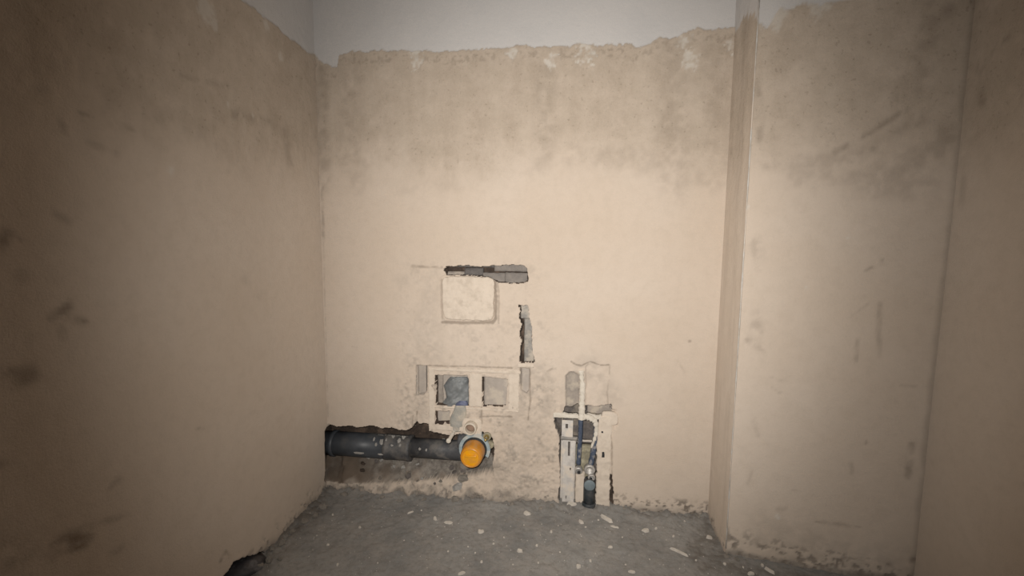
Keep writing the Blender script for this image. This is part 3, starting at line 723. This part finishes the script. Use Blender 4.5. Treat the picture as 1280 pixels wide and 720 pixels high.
o = obj('film_fold', *crumple([(574, 584, 501, 0.008), (570, 585, 504, 0.004), (569, 585, 507, 0.002)], 9, 0.004, 8), 'film_blue', pf); o['label'] = 'deep blue fold of the film'

# ================================================================ DRAIN PIPE IN THE CHASE
yp = 0.066
dp = empty('drain_pipe', (BW(480, 555, yp)[0], yp, BW(480, 553, yp)[2] - 0.06))
tag(dp, 'dark grey horizontal drain pipe lying in the chase left of the orange cap', 'pipe')
zc = BW(430, 554.5, yp)[2]
xa = -0.055; xs = BW(511, 555, yp - 0.05)[0]; xe = BW(583, 555, yp - 0.04)[0]
barrel = obj('pipe_barrel', *g_lathe((xa, yp, zc), (1, 0, 0), [(0, 0.057), (xs - xa - 0.13, 0.057)], 36), 'pipe_grey', dp)
coup = obj('coupling', *g_lathe((xs - 0.13, yp, zc), (1, 0, 0), [(0, 0.054), (0.001, 0.0605), (0.014, 0.0605), (0.018, 0.0590), (0.105, 0.0585), (0.112, 0.0615), (0.128, 0.0615), (0.130, 0.055)], 36), 'pipe_grey_dusty', dp)
obj('pipe_barrel', *g_lathe((xs, yp, zc + 0.004), (1, 0, 0), [(0, 0.046), (xe - xs, 0.046)], 32), 'pipe_grey_dusty', dp)
obj('pipe_mouth', *g_lathe((xa + 0.045, yp, zc), (1, 0, 0), [(0, 0.057), (0.001, 0.0625), (0.018, 0.0625), (0.02, 0.057)], 32), 'pipe_grey', dp)
def splash(px, py, w, hh, seed, name='mortar_splash'):
    """a dried dab of mortar sitting on the pipe's round front"""
    rng = random.Random(seed); p = BW(px, py, yp - 0.05); V = []; n = 10; R = 0.0575
    out = []
    for k in range(n):
        a = 2 * math.pi * k / n; rr = 0.65 + 0.5 * rng.random()
        out.append((p[0] + w * rr * math.cos(a), p[2] + hh * rr * math.sin(a)))
    def on(x, z, lift):
        dz = max(-0.99, min(0.99, (z - zc) / R)); ang = math.asin(dz); return (x, yp - (R + lift) * math.cos(ang), zc + (R + lift) * math.sin(ang))
    V = [on(x, z, 0.0) for x, z in out] + [on(p[0] + (x - p[0]) * 0.7, p[2] + (z - p[2]) * 0.7, 0.005) for x, z in out] + [on(p[0], p[2], 0.006)]
    F = [(k, (k + 1) % n, n + (k + 1) % n, n + k) for k in range(n)] + [(n + k, n + (k + 1) % n, 2 * n) for k in range(n)]
    return obj(name, V, F, 'splash', coup if px > 483 else barrel)
for px, py, w, hh in [(476, 553.5, 0.009, 0.010), (471, 546, 0.016, 0.006), (501, 549, 0.013, 0.010), (494, 545, 0.014, 0.006), (484, 544, 0.016, 0.004), (470, 556, 0.005, 0.006), (500, 557, 0.005, 0.005), (478, 548, 0.005, 0.004), (490, 557, 0.006, 0.004), (488, 549, 0.010, 0.006), (497, 553, 0.007, 0.006), (505, 546, 0.008, 0.005), (466, 551, 0.004, 0.005), (449, 565.5, 0.022, 0.004), (477, 567, 0.012, 0.003), (481, 552, 0.004, 0.004), (552, 549, 0.006, 0.004), (525, 561, 0.005, 0.005), (533, 562, 0.004, 0.005)]:
    splash(px, py, w * 1.35, hh * 1.35, int(px * 7 + py))
o = obj('paper_label', *slab_px((408, 556.5), (412.5, 564), yp - 0.060, yp - 0.052, amp=0.0004, seed=3, rim=0.1), 'drain_plug', dp); o['label'] = 'pale blue scrap stuck on the pipe end'

# ================================================================ WASTE OUTLET WITH CAP
wc = BW(593.5, 561, -0.004)
wo = empty('waste_outlet', (wc[0], 0.0, wc[2] - 0.06)); tag(wo, 'dark waste outlet elbow held by a pale blue clamp behind the orange cap', 'pipe elbow')
obj('elbow', *g_tube(smooth_path([(wc[0], -0.012, wc[2]), (wc[0], 0.02, wc[2]), (wc[0] - 0.012, 0.05, wc[2] - 0.002), (wc[0] - 0.05, 0.068, wc[2] + 0.004), (wc[0] - 0.09, 0.07, wc[2] + 0.008)], 5), 0.046, 28), 'pipe_grey_dusty', wo)
obj('gasket', *g_lathe((wc[0], 0.004, wc[2]), (0, -1, 0), [(0, 0.048), (0.001, 0.0555), (0.010, 0.0575), (0.018, 0.0565), (0.024, 0.053), (0.026, 0.047)], 36), 'rubber', wo)
# clamp: an arch-shaped band with two lugs and a bridge
arch = []
for k in range(25):
    a = math.radians(-30 + 240 * k / 24); arch.append((wc[0] + 0.064 * math.cos(a), 0.010, wc[2] + 0.064 * math.sin(a)))
V = []; F = []
for k, (x, y, z) in enumerate(arch):
    a = math.radians(-30 + 240 * k / 24); ci, si = math.cos(a), math.sin(a)
    for rr, yy in ((-0.008, -0.010), (0.008, -0.010), (0.008, 0.018), (-0.008, 0.018)):
        V.append((x + rr * ci, yy, z + rr * si))
for k in range(24):
    for i in range(4):
        F.append((k * 4 + i, k * 4 + (i + 1) % 4, (k + 1) * 4 + (i + 1) % 4, (k + 1) * 4 + i))
F += [(3, 2, 1, 0), (96, 97, 98, 99)]
cl = obj('clamp', V, F, 'clamp_blue', wo, smooth=False)
obj('clamp_lug', *g_box(wc[0] - 0.036, wc[0] - 0.014, -0.008, 0.018, wc[2] + 0.055, wc[2] + 0.078, 0.003), 'clamp_blue', cl, smooth=False)
obj('clamp_lug', *g_box(wc[0] + 0.010, wc[0] + 0.032, -0.008, 0.018, wc[2] + 0.050, wc[2] + 0.082, 0.003), 'clamp_blue', cl, smooth=False)
obj('clamp_bridge', *g_box(wc[0] - 0.040, wc[0] + 0.040, 0.002, 0.016, wc[2] + 0.050, wc[2] + 0.064, 0.002), 'clamp_blue', cl, smooth=False)
obj('screw_hole', *g_lathe((wc[0] - 0.002, -0.004, wc[2] + 0.066), (0, -1, 0), [(0, 0.007), (0.004, 0.007), (0.004, 0.005), (0.0015, 0.0045)], 12), 'rubber', cl)
# protective cap
cp = empty('protective_cap', (wc[0], -0.05, wc[2] - 0.05)); tag(cp, 'glossy orange plastic protective cap plugging the toilet waste outlet', 'cap')
cap = obj('cap_body', *g_lathe((wc[0], -0.016, wc[2]), (0, -1, 0), [(0, 0.044), (0.004, 0.0505), (0.010, 0.0510), (0.060, 0.0495), (0.072, 0.0480), (0.080, 0.0440), (0.0825, 0.0400), (0.0815, 0.0375), (0.0785, 0.0365)], 40, True, False), 'orange_plastic', cp)
obj('cap_face', *g_lathe((wc[0], -0.016, wc[2]), (0, -1, 0), [(0.0780, 0.0366), (0.0782, 0.030), (0.0795, 0.020), (0.0805, 0.010), (0.0808, 0.001)], 36, False, True), 'orange_plastic_clear', cp)
cf = bpy.data.objects['cap_face']
o = obj('grip_bar', *g_box(wc[0] - 0.026, wc[0] + 0.026, -0.016 - 0.086, -0.016 - 0.077, wc[2] + 0.004, wc[2] + 0.013, 0.002), 'orange_plastic_clear', cf)

# flush pipe stub above
fc = BW(589, 533.5, -0.005)
fs = empty('flush_pipe', (fc[0], 0.0, fc[2] - 0.03)); tag(fs, 'cream round flush pipe stub open to the room just above the orange cap', 'pipe stub')
obj('stub', *g_lathe((fc[0], 0.03, fc[2]), (0, -1, 0), [(0, 0.029), (0.045, 0.029), (0.062, 0.0285), (0.066, 0.027), (0.066, 0.0225), (0.062, 0.0215), (0.030, 0.0210)], 28, True, False), 'cream_plastic', fs)
obj('plug', *g_lathe((fc[0], 0.028, fc[2]), (0, -1, 0), [(0, 0.0212), (0.036, 0.0212), (0.037, 0.015), (0.035, 0.004)], 24), 'plug_pink', fs)
obj('plaster_smear', *slab_px((577, 522), (602, 545), -0.006, 0.012, amp=0.006, edge=0.006, seed=77, sup=4, rim=0.6), 'putty_plaster', fs)

# mounting bolts
b0 = BW(567, 540.5, -0.008)
mb = empty('mounting_bolt', b0); tag(mb, 'plaster-coated mounting bolt poking out left of the orange cap', 'bolt')
rr = random.Random(4)
obj('shank', *g_tube([(b0[0], 0.02 - 0.008 * k, b0[2] + 0.0005 * math.sin(k)) for k in range(15)], [0.0075 + 0.0016 * rr.random() for _ in range(15)], 12, 0.08), 'white_putty', mb)
obj('end_cap', *g_lathe((b0[0], -0.090, b0[2]), (0, -1, 0), [(0, 0.0085), (0.003, 0.0105), (0.012, 0.0102), (0.016, 0.007), (0.017, 0.002)], 14), 'white_putty', mb)
b1 = BW(608.5, 546, -0.02)
mb2 = empty('mounting_bolt', b1); tag(mb2, 'brass mounting bolt with a shiny nut right of the orange cap', 'bolt')
obj('shank', *g_lathe((b1[0], 0.03, b1[2]), (0, -1, 0), [(0, 0.0055), (0.08, 0.0055), (0.082, 0.004)], 12), 'brass_dirty', mb2)
obj('nut', *g_lathe((b1[0], -0.018, b1[2]), (0, -1, 0), [(0, 0.010), (0.001, 0.0115), (0.011, 0.0115), (0.012, 0.010)], 6), 'brass', mb2, smooth=False)
obj('tip', *g_lathe((b1[0], -0.050, b1[2]), (0, -1, 0), [(0, 0.0055), (0.008, 0.0055), (0.010, 0.0045), (0.0105, 0.001)], 12), 'brass', mb2)
obj('washer', *g_lathe((b1[0], -0.010, b1[2]), (0, -1, 0), [(0, 0.017), (0.001, 0.019), (0.006, 0.019), (0.007, 0.017)], 20), 'brass_dirty', mb2)
obj('spacer_sleeve', *g_lathe((b1[0] + 0.012, 0.03, b1[2] - 0.045), (0, -1, 0), [(0, 0.017), (0.036, 0.017), (0.038, 0.014)], 16), 'brass_dirty', mb2)

# ================================================================ BASIN FRAME AND WATER PIPES
bx = BW(730, 600)[0]
bf = empty('basin_frame', (bx, 0.0, 0.0)); tag(bf, 'slotted steel mounting frame with dried plaster standing in the narrow floor-level chase', 'mounting frame')
def slotted(a, b, yf, depth, holes, t=0.0035):
    """upright whose front plate has real holes: holes = [(x0,x1,z0,z1) in 0..1 of the plate]"""
    p = BW(a[0], a[1], yf); q = BW(b[0], b[1], yf); x0, x1 = min(p[0], q[0]), max(p[0], q[0]); z0, z1 = min(p[2], q[2]), max(p[2], q[2])
    xs = sorted({0, 1, *[h[0] for h in holes], *[h[1] for h in holes]}); zs = sorted({0, 1, *[h[2] for h in holes], *[h[3] for h in holes]})
    parts = []
    # plate cells that are not holes, merged row by row
    for j in range(len(zs) - 1):
        run = None
        for i in range(len(xs) - 1):
            cx, cz = (xs[i] + xs[i + 1]) / 2, (zs[j] + zs[j + 1]) / 2
            hole = any(h[0] < cx < h[1] and h[2] < cz < h[3] for h in holes)
            if not hole: run = (run[0] if run else xs[i], xs[i + 1])
            if hole or i == len(xs) - 2:
                if run: parts.append(g_box(x0 + run[0] * (x1 - x0), x0 + run[1] * (x1 - x0), yf, yf + t, z0 + zs[j] * (z1 - z0), z0 + zs[j + 1] * (z1 - z0)))
                run = None
    parts.append(g_box(x0, x0 + t, yf + t, yf + depth, z0, z1)); parts.append(g_box(x1 - t, x1, yf + t, yf + depth, z0, z1))
    return merge(*parts)
u1 = obj('upright', *slotted((704, 550), (717, 628), 0.006, 0.05, [(0.42, 0.60, 0.75, 0.98), (0.30, 0.38, 0.05, 0.10), (0.6, 0.72, 0.52, 0.56)]), 'steel_dusty', bf, smooth=False)
obj('flange', *slab_px((701, 551), (703.6, 624), 0.002, 0.03, amp=0.0008, edge=0.001, seed=81, res=0.0035), 'steel_dusty', bf)
obj('flange', *slab_px((716.2, 553), (718.4, 626), 0.004, 0.03, amp=0.0008, edge=0.001, seed=82, res=0.0035), 'steel_dusty', bf)
obj('head_plate', *slotted((702.5, 525), (716, 547), 0.004, 0.04, [(0.33, 0.55, 0.52, 0.78)]), 'steel_dusty', bf, smooth=False)
obj('collar', *slab_px((700.5, 545.5), (722, 552), -0.001, 0.02, amp=0.002, edge=0.002, seed=83), 'steel_plain', bf)
u2 = obj('upright', *slab_px((747.5, 520), (762, 634), -0.010, 0.03, amp=0.006, edge=0.008, seed=84, rim=0.4, res=0.0035, relief_scale=30), 'putty_plaster', bf)
for a, b_ in [((752.5, 564.5), (755.6, 572)), ((751.8, 539.3), (754, 541.5))]:
    obj('slot', *slab_px(a, b_, -0.0125, -0.005, amp=0.0003, edge=0.0008, seed=85, rim=0.1, res=0.003), 'rubber', u2)['label'] = 'dark slot in the upright'
obj('crossbar', *slab_px((691.5, 517), (752, 526), -0.012, 0.02, amp=0.004, edge=0.007, seed=86, rim=0.4, res=0.0035), 'white_putty', bf)
obj('crossbar', *slab_px((715, 549.5), (741, 553.5), 0.012, 0.03, amp=0.002, edge=0.003, seed=87, rim=0.4), 'steel_dusty', bf)
obj('crossbar', *slab_px((752, 515), (773, 533), -0.006, 0.012, amp=0.005, edge=0.005, seed=88, sup=4, rim=0.6), 'putty_plaster', bf)
obj('back_plate', *slab_px((718, 556), (737, 626), 0.045, 0.07, amp=0.002, seed=89), 'brass_dirty', bf)
# dried plaster hanging from the crossbar
dr = smooth_path([BW(730, 521, -0.010), BW(738, 522.5, -0.014), BW(744, 527, -0.014), BW(745.5, 538, -0.010), BW(743, 549, -0.008), BW(739, 560, -0.006)], 6)
obj('plaster_drip', *g_tube(dr, [0.0145 - 0.0003 * k + 0.002 * math.sin(k * 1.9) for k in range(len(dr) - 4)] + [0.006, 0.005, 0.004, 0.003], 10, 0.4), 'white_putty', bf)

def blue_pipe(path, rad, label):
    e = empty('water_pipe', path[-1]); tag(e, label, 'pipe', 'blue water pipes in the basin chase')
    pp = smooth_path(path, 6)
    obj('sleeve', *g_tube(pp, [rad * (1 + 0.06 * math.sin(k * 1.7)) for k in range(len(pp))], 12, 0.06), 'blue_sleeve', e)
    return e
wp1 = blue_pipe([BW(727, 505, 0.02), BW(726, 520, 0.010), BW(725.5, 540, 0.006), BW(724.5, 558, 0.008), BW(723, 580, 0.012)], 0.0105, 'blue sleeved water pipe beside the slotted left upright')
# putty over the upper run of the first pipe
pt = smooth_path([BW(726.5, 463, -0.001), BW(727.5, 475, -0.002), BW(728, 490, -0.003), BW(727.5, 505, -0.006), BW(727, 516, -0.010), BW(726.5, 524, -0.012)], 6)
obj('putty_cover', *g_tube(pt, [0.011 + 0.003 * k / len(pt) + 0.003 * math.sin(k * 1.3) * math.sin(k * 0.7) for k in range(len(pt))], 10, 0.35), 'white_putty', wp1)
f1 = BW(723.2, 585.5, 0.006)
obj('elbow_fitting', *g_lathe((f1[0], 0.03, f1[2]), (0, -1, -0.25), [(0, 0.012), (0.02, 0.0175), (0.03, 0.018), (0.036, 0.016), (0.036, 0.010), (0.026, 0.009)], 18), 'chrome_dusty', wp1)
obj('fitting_mouth', *g_lathe((f1[0] + 0.0015, -0.0005, f1[2] - 0.012), (0, -1, -0.4), [(0, 0.0075), (0.006, 0.0075), (0.007, 0.005)], 12), 'rubber', wp1)
wp2 = blue_pipe([BW(746, 528, 0.020), BW(744.5, 545, 0.012), BW(741.5, 565, 0.010), BW(738.2, 582, 0.012)], 0.0125, 'blue sleeved water pipe running into the two silver rings')
f2 = BW(737, 586, 0.004)
def ring(c, ro, ri, ln, d=(0, -1, -0.15)):
    return g_lathe(c, d, [(0, ro * 0.9), (0.002, ro), (ln - 0.002, ro), (ln, ro * 0.92), (ln, ri), (ln * 0.3, ri * 0.95)], 22)
obj('fitting_ring', *ring((f2[0], 0.018, f2[2]), 0.0240, 0.0140, 0.024), 'chrome_dusty', wp2)
f3 = BW(739.3, 596, -0.004)
obj('fitting_ring', *ring((f3[0], 0.010, f3[2]), 0.0160, 0.0085, 0.022), 'chrome_dusty', wp2)
# plastered pier under the first fitting
pier = obj('plaster_pier', *slab_px((719.5, 591), (730.5, 630), 0.010, 0.05, amp=0.002, edge=0.002, seed=91), 'putty_plaster', bf)
# drain stub
d0 = BW(737, 606.5, -0.020); g0 = d0[0]
ds = empty('drain_stub', (g0, 0.0, 0.0)); tag(ds, 'short dark drain stub rising from the floor, closed by a round grey plug', 'pipe stub')
obj('riser', *g_lathe((g0, 0.006, 0.0), (0, 0, 1), [(0, 0.0255), (d0[2] - 0.012, 0.0255), (d0[2] + 0.010, 0.0245), (d0[2] + 0.020, 0.019), (d0[2] + 0.025, 0.008)], 28), 'drain_dark', ds)
obj('foot_collar', *g_lathe((g0, 0.006, 0.0), (0, 0, 1), [(0, 0.030), (0.022, 0.030), (0.026, 0.0275)], 28), 'drain_dark', ds)
obj('socket', *g_lathe((g0, 0.0, d0[2]), (0, -1, 0), [(0, 0.0245), (0.018, 0.0255), (0.021, 0.0255)], 28), 'drain_dark', ds)
obj('plug', *g_lathe((g0, -0.020, d0[2]), (0, -1, 0), [(0, 0.0245), (0.003, 0.0245), (0.005, 0.022), (0.005, 0.004)], 28), 'drain_plug', ds)

# ================================================================ LOOSE THINGS ON THE FLOOR
def g_flake(w, d, t, seed, n=7):
    rng = random.Random(seed); V = []; n = n + rng.randint(0, 2)
    ph = rng.random() * 6
    ring0 = [(math.cos(2 * math.pi * k / n + ph) * w / 2 * (0.7 + 0.5 * rng.random()), math.sin(2 * math.pi * k / n + ph) * d / 2 * (0.7 + 0.5 * rng.random())) for k in range(n)]
    tl_ = (rng.random() - 0.5) * 0.3
    V = [(x, y, 0) for x, y in ring0] + [(x * 0.82, y * 0.82, t * (0.8 + 0.4 * rng.random()) + abs(x) * tl_ * 0.3) for x, y in ring0] + [(0, 0, t * 1.15)]
    F = [tuple(range(n))[::-1]] + [(k, (k + 1) % n, n + (k + 1) % n, n + k) for k in range(n)] + [(n + k, n + (k + 1) % n, 2 * n) for k in range(n)]
    return V, F
def floor_h(x, y):
    hh, _, _ = floor_fun(np.array([[x]]), np.array([[-y]])); return float(hh[0, 0])
def put(name, mesh, px, py, rz, mat, label, cat, group=None):
    p = FLR(px, py)
    v = np.asarray(mesh[0], float)
    o = obj(name, v, mesh[1], mat, smooth=False, center=False)
    o.location = (p[0], p[1], floor_h(p[0], p[1]) - 0.0008); o.rotation_euler = (0, 0, rz)
    tag(o, label, cat, group); return o
big = [
    (759, 651, 0.075, 0.022, 0.009, -0.75, 'largest cream plaster chip on the floor in front of the narrow chase'),
    (848, 690, 0.085, 0.013, 0.007, -0.62, 'long thin cream splinter on the floor near the shaft corner'),
    (561, 654, 0.040, 0.017, 0.006, -0.05, 'flat white plaster flake lying nearest below the orange cap'),
    (544, 649, 0.032, 0.016, 0.006, -1.0, 'slanting white plaster flake left of the flat white one'),
    (513, 642, 0.036, 0.010, 0.005, 0.75, 'narrow upright white sliver on the floor below the drain pipe'),
    (601, 665, 0.030, 0.022, 0.007, 0.2, 'chunky white plaster chip in front of the orange cap'),
    (807, 664, 0.034, 0.024, 0.009, 0.1, 'rounded cream plaster chip right of the largest chip'),
    (659, 643, 0.034, 0.022, 0.009, 0.0, 'pale plaster chip close to the wall left of the narrow chase'),
    (714, 634, 0.045, 0.022, 0.010, 0.0, 'dusty flat plaster piece at the foot of the slotted upright'),
    (726, 653, 0.032, 0.018, 0.008, -0.9, 'white plaster chip with a small one beside it, before the drain stub'),
    (886, 672, 0.028, 0.020, 0.008, -0.2, 'oval cream chip on the floor beside the shaft corner'),
    (650, 690, 0.026, 0.018, 0.008, -0.4, 'white plaster chip in the middle of the floor'),
    (723, 708, 0.020, 0.022, 0.008, 0.0, 'round white chip at the bottom of the floor below the drain stub'),
    (763, 685, 0.024, 0.016, 0.007, 0.0, 'small oval cream chip alone on the floor centre right'),
    (962, 714, 0.045, 0.014, 0.008, -0.9, 'slim pale chip leaning by the foot of the boxed shaft'),
    (768, 660, 0.034, 0.010, 0.005, -0.2, 'thin pale sliver right behind the largest chip'),
    (577, 717, 0.030, 0.014, 0.006, 0.5, 'pale flake at the lower edge of the floor left of centre'),
    (790, 716, 0.028, 0.014, 0.006, 0.0, 'dull flat flake at the lower edge of the floor right of centre'),
    (939, 717, 0.026, 0.018, 0.008, 0.3, 'pale crumb chip at the lower edge by the boxed shaft'),
]
for i, (px, py, w, d, t, rz, lab) in enumerate(big):
    put('plaster_chip', g_flake(w, d, t, 100 + i), px, py, rz, 'flake', lab, 'plaster chip', 'plaster chips on the floor')
small = [(641, 706), (594, 691), (422, 707), (410, 681), (396, 670), (472, 704), (617, 680), (527, 638), (416, 644), (732, 660), (748, 651), (689, 666), (671, 682), (856, 653), (816, 657),
         (842, 671), (906, 705), (929, 708), (953, 706), (820, 662), (673, 704), (782, 706), (738, 702), (602, 703), (585, 684), (630, 672), (700, 690), (812, 700), (560, 690), (505, 675), (450, 660), (870, 700), (778, 672), (655, 657)]
for i, (px, py) in enumerate(small):
    s = 0.0055 + 0.006 * random.random()
    put('plaster_crumb', g_flake(s * 1.2, s, s * 0.5, 300 + i, 6), px, py, random.random() * 3, 'flake', 'tiny white plaster crumb scattered on the grey floor', 'crumb', 'tiny plaster crumbs on the floor')
# mortar lumps along the foot of the walls
def g_lump(r, seed):
    rng = np.random.default_rng(seed); nu, nv = 9, 6; V = []; F = []
    sx, sy, sz = r * (0.8 + 0.6 * rng.random()), r * (0.7 + 0.5 * rng.random()), r * (0.5 + 0.4 * rng.random())
    for j in range(nv + 1):
        th = math.pi * j / nv
        for i in range(nu):
            ph = 2 * math.pi * i / nu; k = 0.75 + 0.5 * rng.random() if 0 < j < nv else 1
            V.append((sx * k * math.sin(th) * math.cos(ph), sy * k * math.sin(th) * math.sin(ph), sz * k * math.cos(th) + sz * 0.55))
    for j in range(nv):
        for i in range(nu):
            i2 = (i + 1) % nu; F.append((j * nu + i, (j + 1) * nu + i, (j + 1) * nu + i2, j * nu + i2))
    return V, F
lumps = [(569, 628, 0.016), (430, 620, 0.014), (452, 622, 0.010), (404, 636, 0.018), (394, 648, 0.016), (380, 655, 0.014), (366, 668, 0.013), (352, 682, 0.016), (340, 690, 0.012), (478, 624, 0.010), (500, 628, 0.012),
         (530, 627, 0.010), (606, 630, 0.010), (640, 633, 0.012), (676, 637, 0.010), (690, 636, 0.012), (780, 641, 0.008), (842, 646, 0.009), (872, 649, 0.010), (898, 674, 0.009), (908, 696, 0.012), (921, 700, 0.010), (336, 704, 0.014), (325, 712, 0.013), (350, 700, 0.010)]
for i, (px, py, r) in enumerate(lumps):
    o = put('mortar_lump', g_lump(r, 500 + i), px, py, random.random() * 3, 'lump', *(('crumbly brown mortar lump lying along the foot of the left wall', 'mortar lump', 'mortar lumps by the left wall') if px < 408 else ('crumbly grey mortar lump lying below the pipe chase', 'mortar lump', 'mortar lumps below the pipe chase') if px < 700 else ('small crumbly mortar lump by the wall foot near the boxed shaft', 'mortar lump', 'mortar lumps near the shaft')))
# rubble lying on the bank below the drain pipe
rb = random.Random(21)
for i in range(30):
    x = rb.uniform(0.12, 0.66); z = rb.uniform(0.06, 0.135)
    hh_, _, _ = back_fun(np.array([[x, x + 0.01]]), np.array([[z, z]]))
    r = rb.choice((0.008, 0.010, 0.012, 0.015, 0.020))
    V_, F_ = g_lump(r, 700 + i)
    mt_ = 'earth' if (x < 0.15 and rb.random() < 0.7) else rb.choice(('lump', 'lump', 'splash', 'mortar'))
    o = obj('mortar_lump', V_, F_, mt_, smooth=False, center=False)
    o.location = (x, -float(hh_[0, 0]) + r * 0.15, z - r * 0.45); o.rotation_euler = (0.5, 0.2, rb.random() * 6)
    tag(o, 'small broken mortar lump resting on the dirt bank under the drain pipe', 'mortar lump', 'mortar lumps on the bank in the pipe chase')
# dark torn film by the hole in the left wall's foot
q = FLR(303, 712)
Vv = []; Ff = []; nu = 12
V_, F_ = g_lump(0.05, 901)
o = obj('torn_bag', [(x * 1.2 + q[0] + 0.0, y * 1.3 + q[1], z * 0.7) for x, y, z in V_], F_, 'dark_film', base=True)
tag(o, 'dark grey crumpled scrap in the hole at the foot of the left wall', 'scrap')
# fine grit
V = []; F = []
for k in range(420):
    px = random.uniform(330, 1000); py = random.uniform(628, 722)
    p = FLR(px, py)
    if p[0] < 0.03 or p[1] > -0.02 or (p[0] > 1.71 and p[1] > -0.26): continue
    s = 0.0010 + 0.0018 * random.random() ** 2; z = floor_h(p[0], p[1]) if False else 0.0
    V_, F_ = [(-s, -s, 0), (s, -s * 0.6, 0), (0, s, 0), (0, 0, s * 1.3)], [(0, 2, 1), (0, 1, 3), (1, 2, 3), (2, 0, 3)]
    k0 = len(V); V += [(p[0] + a, p[1] + b_, c_) for a, b_, c_ in V_]; F += [tuple(i + k0 for i in f_) for f_ in F_]
V = np.array(V); hh, _, _ = floor_fun(V[None, :, 0], -V[None, :, 1]); V[:, 2] += hh[0] - 0.0003
o = obj('grit', V, F, 'flake', smooth=False); tag(o, 'fine pale grit scattered over the concrete floor', 'grit', kind='stuff')
